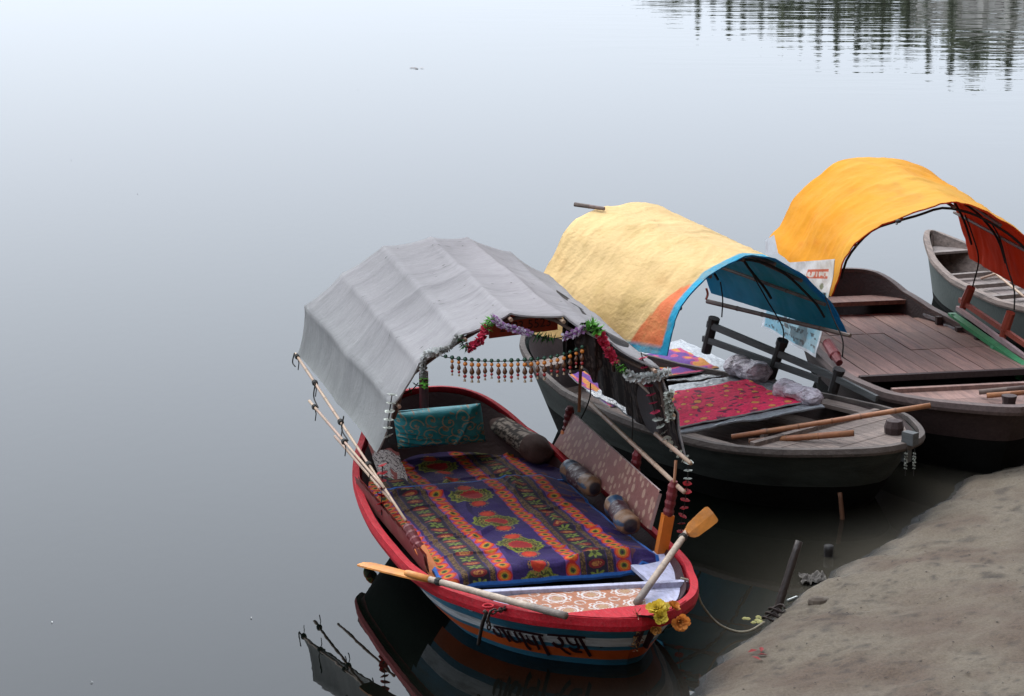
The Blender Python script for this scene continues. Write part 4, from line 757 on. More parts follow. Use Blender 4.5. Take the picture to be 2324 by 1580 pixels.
def bunch(pts, r0, label, F=F1, col=curt, name='curtain'):
    P = smooth_path(pts, 40); G = []
    for i in range(40):
        t = i / 39; r = np.interp(t, [0, .3, .72, .8, 1], r0); G.append([P[i] + np.array([math.cos(a), math.sin(a), 0]) * r * (1 + .16 * math.sin(a * 7 + t * 3)) for a in np.linspace(0, 2 * math.pi, 64, endpoint=False)])
    S_, T_ = np.meshgrid(np.linspace(0, 1, 40), np.linspace(0, 1, 64), indexing='ij'); mb = MB(); mb.grid(np.array(G), col(T_ * .9, S_ * .8), wrap=True); tow(mb, F); return mb.build(name, m_print, smooth=True, label=label, cat='curtain')
bunch([E1(1335, 735, -.1), E1(1338, 790, -.1), E1(1345, 830, -.1), E1(1350, 868, -.1)], [.05, .085, .06, .03, .012], 'gathered leaf-print curtain bunch tied beside the green sprig')
bunch([F1.px(1297, 712, -1.9), F1.px(1297, 760, -1.9), F1.px(1300, 835, -1.9)], [.05, .06, .06, .055, .06], 'narrow dark curtain hanging at the far right hoop', col=lambda s, t: curt(s, t) * .5)
# ---- printed cloths bundled at the left stern quarter
def clothpat(s, t):
    C = np.zeros((*s.shape, 3)) + np.array([.42, .37, .34]); C[np.abs(fbm(s * 22, t * 22, 3, 3)) < .055] = (.05, .03, .03); C[vnoise(s * 7, t * 7, 9) > .72] = (.25, .06, .05); return C
S_, T_ = np.meshgrid(np.linspace(0, 1, 90), np.linspace(0, 1, 90), indexing='ij')
e0 = F1.pz(835, 1010, .62); e1 = F1.pz(905, 1030, .66); e2 = F1.pz(925, 1090, .5); e3 = F1.pz(862, 1075, .48)
GG = e0 * ((1 - S_) * (1 - T_))[..., None] + e1 * (S_ * (1 - T_))[..., None] + e2 * (S_ * T_)[..., None] + e3 * ((1 - S_) * T_)[..., None]; GG = GG + np.array([0, 0, 1]) * (.012 * np.sin(S_ * 11 + T_ * 5 + 3 * fbm(S_ * 2, T_ * 2, 2, 9)) + .05 * fbm(S_ * 3, T_ * 3, 4, 4) + .01)[..., None]
mb = MB(); mb.grid(GG, clothpat(S_ * .5, T_ * .7)); mb.grid(GG - (0, 0, .02), clothpat(S_ * .5, T_ * .7), flip=True); tow(mb, F1); mb.build('folded_cloth', m_print, smooth=True, label='crumpled black and cream printed cloth under the left canopy edge', cat='cloth')
bolster('rolled_rug', F1.pz(815, 1003, .50) + (0, .05, 0), F1.pz(826, 1028, .48) + (0, .05, 0), .045, lambda s, t, L_: rug_pat(s * 2 + .1, t * .6 + .1), m_print, 'small end of a purple and orange rolled rug at the left stern quarter', n=24, m=24, cat='rolled rug')
# ---- stem cloth, tinsel and cloth flowers at the bow
hp = [b1.hit(bv1, u, v) for u, v in ((1452, 1418), (1447, 1440), (1442, 1465), (1437, 1492))]; hq = [b1.hit(bv1, u, v) for u, v in ((1490, 1422), (1483, 1442), (1475, 1462), (1466, 1482))]
GG = []
for k, (a, b) in enumerate(zip(hp, hq)):
    if a[0] is None or b[0] is None: continue
    GG.append([lerp(a[0], b[0], t) + a[1] * (.012 + .02 * math.sin(t * 9 + k)) * (1 if a[1] @ (F1.l(EYE) - a[0]) > 0 else -1) for t in np.linspace(-.1, 1, 9)])
g0 = F1.pz(1450, 1404, .5); g1 = F1.pz(1490, 1408, .5); GG = [[lerp(g0, g1, t) + (0, 0, .02) for t in np.linspace(-.1, 1, 9)]] + GG
mb = MB(); GG = resample(np.array(GG).reshape(len(GG), -1), 30).reshape(30, 9, 3); mb.grid(GG, np.tile((.05, .012, .02), (30, 9, 1))); mb.grid(GG + np.array([.01, 0, 0]) * -1, np.tile((.05, .012, .02), (30, 9, 1)), flip=True); tow(mb, F1)
sc_ = mb.build('stem_cloth', m_print, smooth=True, label='dark red cloth with gold tinsel edge tied over the stem of the painted boat', cat='cloth')
mb = MB(); V = GG[:, 0]
for i in range(0, 30):
    for k in range(6): d = rng.normal(size=3); d /= np.linalg.norm(d); q = F1.w(V[i] + d * .006) - np.array(sc_.location); dd = rng.normal(size=3) * .016; mb.add([q, q + dd, q + dd + rng.normal(size=3) * .007], [(0, 1, 2)], (.5, .28, .12) if k % 2 else (.25, .08, .05))
mb.build('tinsel_edge', m_attr_gloss, sc_, kind='stuff')
def flower(name, u, v, z, r, col, label, face, petals=None):
    p = F1.w(F1.pz(u, v, z)); o = bpy.data.objects.new(name, bloom(col, 'flower')); COL.objects.link(o); o.location = p; o.rotation_euler = Vector(face).to_track_quat('Z', 'Y').to_euler(); r *= .8; o.scale = (r, r, r); return tag(o, label, 'flower', 'cloth flowers on the bow')
for u, v, z, r, c, lb, f in ((1490, 1380, .56, .062, (.85, .62, .06), 'bright yellow cloth flower, upper one on the bow', (-.3, -.6, .8)), (1500, 1402, .52, .055, (.8, .6, .07), 'pale yellow cloth flower below the bright yellow one on the bow', (.2, -.9, .5)), (1528, 1376, .55, .05, (.7, .24, .03), 'dark orange cloth flower highest on the bow right side', (.6, -.2, .8)), (1543, 1412, .48, .06, (.82, .3, .06), 'large orange trumpet cloth flower low on the bow right side', (.3, -1, .1)), (1490, 1428, .43, .045, (.6, .27, .06), 'wilted orange cloth flower hanging under the yellow ones', (-.2, -.8, -.5)), (1508, 1380, .54, .05, (.85, .66, .1), 'small yellow cloth flower between the bright yellow and dark orange ones', (.2, -.4, .9))): flower('cloth_flower', u, v, z, r, c, lb, f)


# ================================================================== boat 2: weathered boat under the cream tarp
F2 = Frame(at(2066, 1010, .55), at(1235, 752, .75))
b2 = Boat(F2, [(-2.02, 0), (-2.01, .10), (-1.95, .24), (-1.8, .38), (-1.5, .5), (-1.0, .68), (-.5, .80), (0, .87), (.5, .9), (.95, .88), (1.3, .76), (1.55, .58), (1.78, .36), (1.88, .2), (1.93, 0)],
          [(-2.1, .82), (-1.9, .72), (-1.6, .6), (-1.0, .52), (0, .48), (.8, .49), (1.5, .53), (2, .56)], (.8, .72))
r2 = b2.root('weathered_boat', 'weathered grey wooden boat under a cream yellow tarp canopy, between the painted and brown boats')
h2 = b2.hull(r2, [m_b2hull, m_tar], [(0, 0), (.35, 0), (.62, 1), (1.0, 1), (1.5, 1)]); b2.inner(r2, m_inner, 0, .6); b2.rail(r2, MAT('dark_weathered_rail', (.12, .096, .084), .75, .35, 5, .4, 40, dirt=(.05, .042, .04), dirt_amt=.8, dscale=4), .004, .038, .012, .05)
planks_x(b2, r2, m_gwood, -1.75, .62, .3, .2, name='floor_board', inset=.05)
planks_y(b2, r2, m_gwood, [1.08, 1.22, 1.36, 1.5, 1.64, 1.78], .49, name='foredeck_board', inset=.02)
mb = MB(); mb.box((1.06, 0, .50), (.05, 1.44, .05)); mb.build('thwart', m_gwood, r2)
mb = MB(); mb.box((-1.62, 0, .56), (.22, .78, .04)); mb.build('stern_seat', m_gwood, r2)
for s_ in (-1, 1):
    mb = MB(); xx = np.linspace(.45, 1.06, 8); G = [[(x, s_ * .70, .47) for x in xx], [(x, s_ * (b2.hw(x) - .05), .47) for x in xx]]; mb.grid(G, flip=s_ < 0); mb.grid([[(x, y, z - .03) for x, y, z in q] for q in G], flip=s_ > 0); mb.grid([G[0], [(x, y, z - .03) for x, y, z in G[0]]]); mb.build('side_deck', m_gwood, r2)
for x in (.72, .92):
    mb = MB(); mb.box((x, -.2, .28), (.04, .05, .36)); mb.build('stanchion', m_gwood, r2)
mb = MB(); mb.lathe([(.07, 0), (.075, .05), (.06, .1), (.0, .11)], (1.52, .34, .49), n=9); mb.build('mooring_bitt', m_b3, r2)
mb = MB(); mb.box((1.93, 0, .6), (.1, .07, .09)); mb.box((1.9, 0, .5), (.06, .05, .16)); mb.build('stem_head', m_gwood2, r2)
nearp2 = [F2.px(u, v, .45) for u, v in [(1512, 808), (1522, 760), (1543, 700), (1580, 650), (1640, 606), (1700, 580), (1760, 588), (1820, 622), (1880, 680), (1906, 722), (1926, 762)]]
farl2 = [np.array([-1.2, -1.0, 1.02]), np.array([-1.2, -.88, 1.25])] + [F2.px(u, v, -1.2) for u, v in [(1250, 590), (1272, 540), (1297, 500), (1330, 482), (1372, 470), (1400, 468)]]
farp2 = farl2 + [np.array([p[0], .28 - p[1], p[2]]) for p in farl2[::-1][1:]]
def ycol(u, t):
    if t > .965 or (u < .02 and t > .5): return (.03, .62, 2.1)
    if u < .22 and t > .74 + u * .9: g = 1 + .5 * float(fbm(t * 20, u * 30, 3, 7)); return (1.0 * g, .36 * g, .3 * g)
    st = 1 + .30 * float(fbm(t * 3, u * 4, 4, 55)); lo = max(0, 1 - u / .3) * max(0, .5 + 2 * float(fbm(t * 6, u * 9, 3, 58))); wn_ = max(0, 1 - abs(float(fbm(t * 4 + u * 3, u * 6, 3, 66))) / .02); return (st * (1 - .3 * lo - .12 * wn_), st * (1 - .38 * lo - .16 * wn_), st * (1 - .5 * lo - .2 * wn_))
G2, n2_, A2, B2, cv2 = canopy(r2, nearp2, farp2, m_ytarp, m_blint, 7, nt_=90, sag=.006, wr=.016, crumple=.006, round_=.75, seed=11, colfn=ycol, tsag=.0, hoops=(.03, .5, .97), per=10)
for k in range(1, 7):
    ia = int(round(k / 7 * 199)); dn = lambda q: q + (np.array([q[0], .1, .9]) - q) / np.linalg.norm(np.array([q[0], .1, .9]) - q) * .04; a, b = dn(A2[ia]), dn(B2[ia]); mb = MB(); mb.bamboo(lerp(a, b, .02), b, .016, .35); mb.build('purlin', m_bamboo_d, cv2)
for t_ in (.15, .55, .93):
    H = [lerp(B2[i], A2[i], t_) for i in range(10, 190, 6)]; H = [q + (np.array([q[0], .1, .9]) - q) / np.linalg.norm(np.array([q[0], .1, .9]) - q) * .065 for q in H]; mb = MB(); mb.tube(H, .011, 6); mb.build('hoop', m_wire, cv2)
mb = MB(); mb.bamboo(lerp(F2.px(1304, 464, -1.35), F2.px(1372, 474, -1.1), 0), F2.px(1372, 474, -1.1), .018); mb.build('ridge_pole', m_gwood, cv2)
# rail on the far side
def rpt(u, v, y=.84): return F2.py(u, v, y)
for (a, b, w, h, mt, nm) in (((1606, 735), (1880, 850), .03, .055, m_gwood2, 'rail_slat'), ((1596, 768), (1860, 862), .03, .05, m_gwood2, 'rail_slat'), ((1880, 850), (1990, 905), .03, .05, m_gwood2, 'rail_slat')):
    mb = MB(); mb.bar(rpt(*a), rpt(*b), w, h); mb.build(nm, mt, r2)
mb = MB(); mb.bamboo(rpt(1605, 684), rpt(1930, 762), .02, .3); mb.build('top_rail', m_bamboo_d, r2)
for a, b in (((1621, 722), (1602, 800)), ((1777, 772), (1748, 860)), ((1905, 838), (1890, 890))):
    p, q = rpt(*a, .86), rpt(*b, .86); mb = MB(); mb.tube([q, lerp(q, p, .85), lerp(q, p, .86), p], [.042, .042, .05, .05], 9); mb.build('rail_post', m_black, r2)
for pts in ([(1635, 640), (1640, 680), (1638, 720)], [(1690, 590), (1740, 680), (1775, 740), (1778, 775)], [(1870, 665), (1890, 720), (1912, 770), (1912, 810)]): cord('tie_cord', r2, [F2.py(u, v, .80) for u, v in pts], .006)
cord('tie_cord', r2, [F2.px(1603, 655, .46), F2.px(1606, 668, .46), F2.px(1602, 680, .46)], .009, m_redwood)
# mattress with plastic sheet, bundles
def sheet(name, F, corners, mat, amp, seed, label=None, cat=None, colf=None, n=70, parent=None, th=.012, off=None):
    S_, T_ = np.meshgrid(np.linspace(0, 1, n), np.linspace(0, 1, n), indexing='ij'); c = [np.array(q) for q in corners]
    G = c[0] * ((1 - S_) * (1 - T_))[..., None] + c[1] * (S_ * (1 - T_))[..., None] + c[2] * (S_ * T_)[..., None] + c[3] * ((1 - S_) * T_)[..., None]; G = G + np.array([0, 0, 1]) * (amp * fbm(S_ * 5, T_ * 5, 4, seed))[..., None]
    mb = MB(); C = colf(S_, T_) if colf else np.ones((n, n, 3)); mb.grid(G, C); lo = G - (0, 0, th); mb.grid(lo, C, flip=True)
    for a, b in ((G[0], lo[0]), (G[-1], lo[-1]), (G[:, 0], lo[:, 0]), (G[:, -1], lo[:, -1])): mb.grid(np.stack([a, b]), np.ones((2, n, 3)) * .5)
    if parent is None: tow(mb, F)
    return mb.build(name, mat, parent, smooth=True, label=label, cat=cat)
def redpat(s, t):
    C = np.zeros((*s.shape, 3)) + np.array([.78, .02, .10]); C *= (.8 + .4 * vnoise(s * 50, t * 50, 1))[..., None]; d = vnoise(s * 12, t * 9, 4); d = vnoise(s * 9, t * 8, 4) * .5 + .5 * np.exp(-((((s * 7 + (np.floor(t * 6) % 2) * .5) % 1 - .5) / .24) ** 2 + (((t * 6) % 1 - .5) / .26) ** 2)); C[(d > .62)] = (.72, .3, .06); C[(d > .54) & (d < .62)] = (.4, .012, .06); C[vnoise(s * 22, t * 22, 8) > .8] = (.15, .01, .05); return C
def purpat(s, t):
    d = vnoise(s * 7, t * 7, 4); C = np.zeros((*s.shape, 3)) + np.array([.13, .04, .26]); C[d > .5] = (.48, .06, .16); C[d > .7] = (.6, .24, .04); return C
sheet('plastic_sheet', F2, [F2.pz(1530, 980, .5), F2.pz(1872, 925, .53), F2.pz(1735, 845, .53), F2.pz(1500, 880, .5)], m_plastic, .05, 3, 'crumpled clear plastic sheet under the red floral mattress cover', 'plastic sheet')
sheet('mattress_cover', F2, [F2.pz(1542, 966, .525), F2.pz(1818, 912, .555), F2.pz(1695, 862, .56), F2.pz(1500, 892, .525)], m_print, .03, 5, 'red floral mattress cover edged by plastic on the weathered boat', 'mattress', redpat, 160)
sheet('plastic_sheet', F2, [F2.pz(1500, 870, .46), F2.pz(1720, 845, .5), F2.pz(1545, 772, .5), F2.pz(1420, 800, .46)], m_plastic, .06, 13, 'crumpled plastic sheet around the purple and orange cloth, deeper under the cream tarp', 'plastic sheet')
sheet('floral_cloth', F2, [F2.pz(1440, 865, .485), F2.pz(1632, 835, .515), F2.pz(1545, 790, .515), F2.pz(1430, 810, .485)], m_print, .03, 15, 'purple and orange floral cloth showing beyond the red mattress cover', 'cloth', purpat, 110)
sheet('floral_cloth', F2, [F2.pz(1385, 925, .5), F2.pz(1430, 915, .5), F2.pz(1330, 840, .52), F2.pz(1290, 850, .5)], m_print, .03, 17, 'purple pink cloth spread along the left side of the weathered boat', 'cloth', purpat, 70)
sheet('plastic_sheet', F2, [F2.pz(1440, 945, .505), F2.pz(1480, 950, .5), F2.pz(1390, 880, .53), F2.pz(1330, 888, .51)], m_plastic, .06, 19, 'small white plastic sheet over the left rail of the weathered boat', 'plastic sheet')
onec = lambda s, t, L_: np.ones((*s.shape, 3))
bolster('wrapped_bundle', F2.pz(1655, 826, .60), F2.pz(1735, 850, .60), .12, onec, m_plasticw, 'lilac bundle wrapped in clear plastic, farther of the two against the rail', F2, seed=31, lump=.5, sq=.75, cat='bundle')
bolster('wrapped_bundle', F2.pz(1760, 880, .60), F2.pz(1860, 908, .58), .095, onec, m_plasticw, 'lilac bundle wrapped in clear plastic, nearer of the two on the mattress corner', F2, seed=35, lump=.5, sq=.8, cat='bundle')
# two bamboo poles over the bow of boat 2
for a, b, r, lb in (((1660, 992, .50), (2112, 920, .78), .019, 'long knotty bamboo pole jutting over the bow of the weathered boat'), ((1700, 1003, .46), (1938, 983, .58), .023, 'short orange brown bamboo pole lying on the weathered boat foredeck')):
    mb = MB(); mb.bamboo(F2.pz(*a), F2.pz(*b), r, .22, 10, taper=1.05); q = F2.pz(*b); d_ = F2.pz(*b) - F2.pz(*a); d_ /= np.linalg.norm(d_); tow(mb, F2); o = mb.build('bamboo_pole', m_bamboo_o, smooth=True, label=lb, cat='bamboo pole')
    mb = MB(); mb.lathe([(r * .72, .001), (0, .001)], F2.w(q) - np.array(o.location), [*(F2.d * d_[0] + F2.e * d_[1]), d_[2]], 10); mb.build('hollow_end', m_black, o)
for u, lb in ((2057, 'short string of dried flower beads hanging from the left of the weathered boat bow'), (2076, 'short string of dried flower beads hanging from the right of the weathered boat bow')):
    p = [F2.pz(u, 1015, .54), F2.pz(u, 1040, .45)]; p1 = p[0] - (0, 0, .1); p2 = p[0] - (0, 0, .22); garland(lb, [p[0], p1, p2], [(.2, .75, 'dwhite', .022, .016)], F2, .003)

# ================================================================== boat 3: brown deck boat under the orange tarp
F3 = Frame(at(2335, 925, .6), at(1941, 605, .95), -.1)
b3 = Boat(F3, [(-2.16, 0), (-2.15, .14), (-2.1, .3), (-1.95, .46), (-1.7, .58), (-1.3, .69), (-.7, .79), (0, .85), (.5, .86), (.9, .82), (1.25, .74), (1.6, .55), (1.85, .3), (1.98, .12), (2.02, 0)],
          [(-2.3, .93), (-2.05, .86), (-1.8, .73), (-1.4, .64), (-.6, .57), (.4, .54), (1.2, .56), (2.1, .62)], (.84, .74))
r3 = b3.root('brown_boat', 'dark brown boat with bare plank deck under an orange tarp canopy')
b3.hull(r3, [m_b3, m_tar], [(0, 0), (.3, 0), (.5, 1), (1.0, 1), (1.5, 1)]); b3.inner(r3, MAT('dark_inner_planking', (.035, .018, .017), .7, .3, 5, .3, 40), 0, .5); b3.rail(r3, m_rail3, .012, .06, .012, .06)
planks_x(b3, r3, m_deck3, -1.72, .58, .55, .16, name='deck_plank', inset=.05, seams=(-.92, -.25), gap=.007)
mb = MB(); mb.box((-1.82, 0, .655), (.26, 1.02, .04)); mb.build('stern_thwart', m_deck3, r3)
mb = MB(); mb.box((.60, 0, .535), (.05, 1.52, .05)); mb.build('deck_beam', m_b3, r3)
planks_y(b3, r3, m_deck3, [1.14, 1.28, 1.42, 1.56, 1.70, 1.84], .55, name='foredeck_board', inset=.02)
mb = MB(); mb.box((1.12, 0, .555), (.05, 1.36, .05)); mb.build('thwart', m_deck3, r3)
mb = MB(); q = F3.pz(2290, 912, .62); mb.lathe([(.055, -.06), (.05, 0), (.06, .05), (.0, .055)], q, n=9); mb.build('mooring_bitt', m_b3, r3)
def curve_at3(L_, x): return [np.array([x, y + .1, z]) for y, z in L_]
nearp3 = curve_at3([(-.90, 1.10), (-.86, 1.2), (-.80, 1.43), (-.59, 1.66), (-.36, 1.74), (-.15, 1.79), (.07, 1.85), (.30, 1.81), (.47, 1.74), (.66, 1.63), (.80, 1.53), (.98, 1.35), (1.07, 1.12), (1.12, .92)], 0.0)
farp3 = curve_at3([(-.86, 1.2), (-.82, 1.28), (-.72, 1.36), (-.61, 1.57), (-.44, 1.76), (-.13, 1.94), (.12, 1.97), (.39, 1.93), (.66, 1.84), (.84, 1.70), (.97, 1.5), (1.06, 1.28), (1.12, 1.1), (1.14, .98)], -2.0)
def ocol(u, t):
    st = 1 + .22 * float(fbm(t * 2.5, u * 3, 4, 71)); pale = max(0, float(fbm(t * 1.8 + 3, u * 2.2, 3, 75)) * 3); wn_ = max(0, 1 - abs(float(fbm(t * 3 - u * 2, u * 5, 3, 79))) / .02); hem = .86 if (t > .95 and t < .962) or t > .99 else 1.0
    return (hem * st * (1 - .06 * wn_), hem * st * (1 + .35 * pale - .16 * wn_), hem * st * (1 + 3.0 * pale))
G3, n3_, A3, B3, cv3 = canopy(r3, nearp3, farp3, m_otarp, m_rlint, 6, nt_=80, sag=.006, wr=.026, crumple=.007, round_=.75, seed=23, colfn=ocol, hoops=(.03, .5, .97), per=10)
for k in range(1, 6):
    ia = int(round(k / 6 * 199)); dn = lambda q: q + (np.array([q[0], .15, .9]) - q) / np.linalg.norm(np.array([q[0], .15, .9]) - q) * .04; a, b = dn(A3[ia]), dn(B3[ia]); mb = MB(); mb.bamboo(lerp(a, b, .03), b, .015, .35); mb.build('purlin', m_bamboo_d, cv3)
for t_ in (.15, .55, .94):
    H = [lerp(B3[i], A3[i], t_) for i in range(10, 190, 6)]; H = [q + (np.array([q[0], .15, .9]) - q) / np.linalg.norm(np.array([q[0], .15, .9]) - q) * .065 for q in H]; mb = MB(); mb.tube(H, .011, 6); mb.build('hoop', m_wire, cv3)
def k2(x, y): return ((2000 + x / 3.04) / 1.1015, (640 + y / 3.04) / 1.1015)
def k1(x, y): return ((1880 + x / 3.418) / 1.1015, (380 + y / 3.418) / 1.1015)
for a, b, y, w, h, mt, nm in (((1215, 335), (1760, 705), .86, .03, .045, m_redwood, 'rail_slat'), ((1195, 395), (1760, 805), .82, .03, .04, m_pinkwood, 'rail_slat'), ((1150, 445), (1760, 875), .74, .07, .035, m_green, 'bench_slat')):
    mb = MB(); mb.bar(F3.py(*k2(*a), y), F3.py(*k2(*b), y), w, h); mb.build(nm, mt, r3)
for a, b in (((1160, 450), (1150, 555)), ((1480, 680), (1460, 770)), ((1700, 830), (1650, 925))):
    p, q = F3.py(*k2(*a), .73), F3.py(*k2(*b), .70); mb = MB(); mb.bar(q, p, .05, .06, up=(1, 0, 0)); mb.build('bench_leg', m_green, r3)
for a, b in (((1300, 240), (1225, 420)), ((1602, 430), (1530, 640))):
    p, q = F3.py(*k2(*a), .88), F3.py(*k2(*b), .84); mb = MB(); mb.tube([q, lerp(q, p, .4), lerp(q, p, .42), p], [.03, .035, .045, .042], 8); mb.build('rail_post', m_redwood, r3)
for pts in ([k1(1820, 540), k1(1880, 700), k1(1935, 920), k1(1885, 1150)], [k1(2040, 600), k1(2120, 750), k1(2180, 980), k1(2240, 1180), k1(2240, 1350)]): cord('tie_cord', r3, [F3.py(u, v, .9) for u, v in pts], .007)
mb = MB(); p, q = F3.py(1878, 778, -.84), F3.py(1905, 824, -.84); mb.tube([q, lerp(q, p, .3), lerp(q, p, .35), p, p + (0, 0, .01)], [.03, .04, .05, .045, .02], 9); mb.build('rail_post', m_maroon, r3)
for k in range(6):                               # pale slots under the rail on the right
    x = -1.45 + k * .33; mb = MB(); mb.box((x + .1, b3.hw(x + .1) - .075, b3.zs(x + .1) - .055), (.2, .012, .03), rz=-math.atan2(b3.hw(x) - b3.hw(x + .2), .2)); mb.build('pale_packing_strip', m_plastic, r3)
    mb = MB(); mb.box((x + .27, b3.hw(x + .27) - .09, b3.zs(x + .27) - .045), (.05, .05, .09)); mb.build('knee', m_b3, r3)
tag(r3, None)
for pts, lb in (([k2(1360, 1035), k2(1640, 1000), k2(1800, 992)], 'dark bamboo pole resting over the brown boat foredeck, upper one'), ([k2(1420, 1062), k2(1640, 1042), k2(1800, 1030)], 'thin orange bamboo pole resting over the brown boat foredeck, lower one')):
    mb = MB(); mb.bamboo(F3.pz(*pts[0], .60), F3.pz(*pts[2], .66), .022, .25); tow(mb, F3); mb.build('bamboo_pole', m_bamboo_o if 'orange' in lb else m_bamboo_d, smooth=True, label=lb, cat='bamboo pole')
# banner hung along the left eave of boat 3
def banpat(s, t):                                # s along, t from top down
    C = np.zeros((*s.shape, 3)) + np.array([.72, .74, .78]); low = t > .34; C[low] = (.36, .56, .64); sky_ = low & (vnoise(s * 5, t * 5, 3) > .55); C[sky_] = (.25, .5, .62); box_ = (np.abs(s - .78) < .14) & (np.abs(t - .15) < .05); C[box_] = (.62, .13, .07); C[box_ & (np.abs(t - .155) < .03) & (vnoise(s * 55, t * 20, 2) > .5)] = (.75, .7, .68)
    line = low & (np.abs(((t - .42) * 9) % 1 - .5) < .24); ink = vnoise(s * 48, t * 30, 5) > .52; C[line & ink & (s > .05) & (s < .95)] = (.06, .10, .12); dk = low & (s > .45) & (vnoise(s * 7, t * 7, 9) > .62) & (s < .93); C[dk] = C[dk] * .35; C[(s < .035) | (s > .97) | (t > .97)] = (.7, .73, .78); gr = (np.hypot((s - .86) * 1.4, t - .28) < .035); C[gr] = (.25, .28, .2); return C
b_tl, b_tr = F3.py(1740, 600, -.93), F3.py(1895, 588, -.93); b_bl, b_br = F3.py(1730, 742, -.90), F3.py(1852, 812, -.90); 
mb = MB(); K = [F3.py(u, v, -.95) for u, v in ((1737, 545), (1757, 533), (1766, 575), (1738, 580))]; mb.grid([[K[0], K[1]], [K[3], K[2]]], (.7, .72, .76)); tow(mb, F3); mb.build('banner_scrap', m_vinyl, label='small white banner corner tied at the far left foot of the orange tarp', cat='banner')
S_, T_ = np.meshgrid(np.linspace(0, 1, 130), np.linspace(0, 1, 150), indexing='ij'); GG = b_tl * ((1 - S_) * (1 - T_))[..., None] + b_tr * (S_ * (1 - T_))[..., None] + b_br * (S_ * T_)[..., None] + b_bl * ((1 - S_) * T_)[..., None]; GG = GG + np.array([0, 1, 0]) * (.05 * fbm(S_ * 3, T_ * 3, 3, 6) + .012 * np.sin(S_ * 9))[..., None]
mb = MB(); mb.grid(GG, banpat(S_, T_)); mb.grid(GG + (0, .004, 0), banpat(S_, T_) * .9, flip=True); tow(mb, F3); mb.build('banner', m_vinyl, smooth=True, label='white and pale blue printed banner hanging between the cream and orange canopies', cat='banner')
for u, v, lb in ((2039, 502, 'black knot tied through the front edge of the orange tarp'),):
    mb = MB(); q = F3.px(u, v, .02); mb.ball(q, .022, 8, 5, (.02, .02, .02), sc=(1, 1.3, .8)); mb.ball(q + (0, -.015, -.02), .012, 6, 4, (.5, .5, .5)); tow(mb, F3); mb.build('tarp_knot', m_attr, smooth=True, label=lb, cat='knot')

# ================================================================== boat 4: small grey boat at the right edge
F4 = Frame(at(2600, 720, .5), at(*k1(1525, 660), .7))
b4 = Boat(F4, [(-1.93, 0), (-1.91, .05), (-1.8, .13), (-1.5, .27), (-1.1, .42), (-.6, .53), (0, .60), (.6, .62), (1.2, .55), (1.6, .4), (1.85, .2), (1.93, 0)], [(-2, .70), (-1.8, .64), (-1.3, .52), (-.6, .43), (.4, .40), (1.2, .44), (2, .54)], (.9, .78))
r4 = b4.root('small_grey_boat', 'small empty grey boat with bare boards at the right edge, behind the brown boat')
h4 = b4.hull(r4, [MAT('pale_grey_hull_paint', (.11, .128, .115), .6, .2, 4, .2, 30, dirt=(.08, .09, .085), dirt_amt=.6, dscale=2), m_tar], [(0, 0), (.4, 0), (.82, 0), (.88, 1), (1, 1), (1.5, 1)]); b4.inner(r4, m_gwood, 0, .6); b4.rail(r4, m_gwood, .012, .05, .012, .05)
m_pale = MAT('pale_grey_board', (.25, .205, .185), .7, .25, 4, .3, 40, (1, 9, 9), attr=True, dirt=(.14, .12, .11), dirt_amt=.5)
planks_y(b4, r4, m_pale, [-1.8, -1.68, -1.56, -1.44], .535, name='foredeck_board', inset=.02)
planks_x(b4, r4, m_pale, -1.1, 1.2, .31, .2, name='floor_board', inset=.04)
for x in (-1.0, -.45, .1, .6):
    mb = MB(); mb.box((x, 0, .37), (.06, 2 * b4.hw(x) - .16, .04)); mb.build('thwart', m_pale, r4)
for a, b, lb in (((1760, 780), (2330, 1240), 'long thin bamboo pole lying lengthwise in the small grey boat'), ((1960, 1080), (2180, 1010), 'short bamboo stick lying across the small grey boat')):
    mb = MB(); mb.bamboo(F4.pz(*k1(*a), .44), F4.pz(*k1(*b), .44), .014); tow(mb, F4); mb.build('bamboo_pole', m_bamboo, smooth=True, label=lb, cat='bamboo pole')
bv4 = b4.bvh(h4)
for cx, cy in ((2000, 1205), (2150, 1260)):
    mb = MB(); ring = []
    for rr in (.02, .55, 1.0): ring.append([(lambda hh: hh[0] + hh[1] * (.004 if hh[1] @ (F4.l(EYE) - hh[0]) > 0 else -.004))(b4.hit(bv4, *k1(cx + 48 * rr * math.cos(a), cy + 42 * rr * math.sin(a)))) for a in np.linspace(0, 6.283, 14, endpoint=False)])
    mb.grid(ring, wrap=True); mb.build('painted_patch', m_tar, r4)

# ================================================================== stakes, rope, litter on the bank and the water
m_stake = MAT('wet_black_stake', (.035, .024, .02), .5, .3, 12, .3, 40, dirt=(.09, .06, .05), dirt_amt=.4)
def stake(pts, r, label, mat=m_stake, top=None):
    mb = MB(); P = np.array(pts); mb.tube(resample(P, 10), np.linspace(r * 1.1, r * .9, 10) * (1 + .06 * rng.normal(size=10)), 8); return mb.build('mooring_stake', mat, smooth=True, label=label, cat='stake')
p0 = at(1757, 1406, 0.0); dep = lambda u, v, Y: EYE + ray(u, v) * (Y / ray(u, v)[1])
stake([p0 - (0.02, 0, .15), p0, dep(1814, 1228, p0[1] + .12)], .027, 'tall dark leaning stake at the water edge with the mooring rope')
p1 = at(1912, 1178, 0); stake([p1 - (0, 0, .2), p1, dep(1906, 1118, p1[1] + .02)], .018, 'thin brown stick standing in the dark water below the weathered boat', MAT('brown_stick', (.14, .06, .03), .7))
p2 = at(1880, 1262, 0); stake([p2 - (0, 0, .2), p2, dep(1881, 1238, p2[1])], .035, 'short black stump barely above the dark water', m_black)
rp = [F1.w(F1.pz(1545, 1312, .46)), at(1575, 1325, .42), at(1592, 1370, .28), at(1625, 1412, .12), at(1665, 1432, .04), at(1700, 1432, .03), at(1735, 1412, .05)]
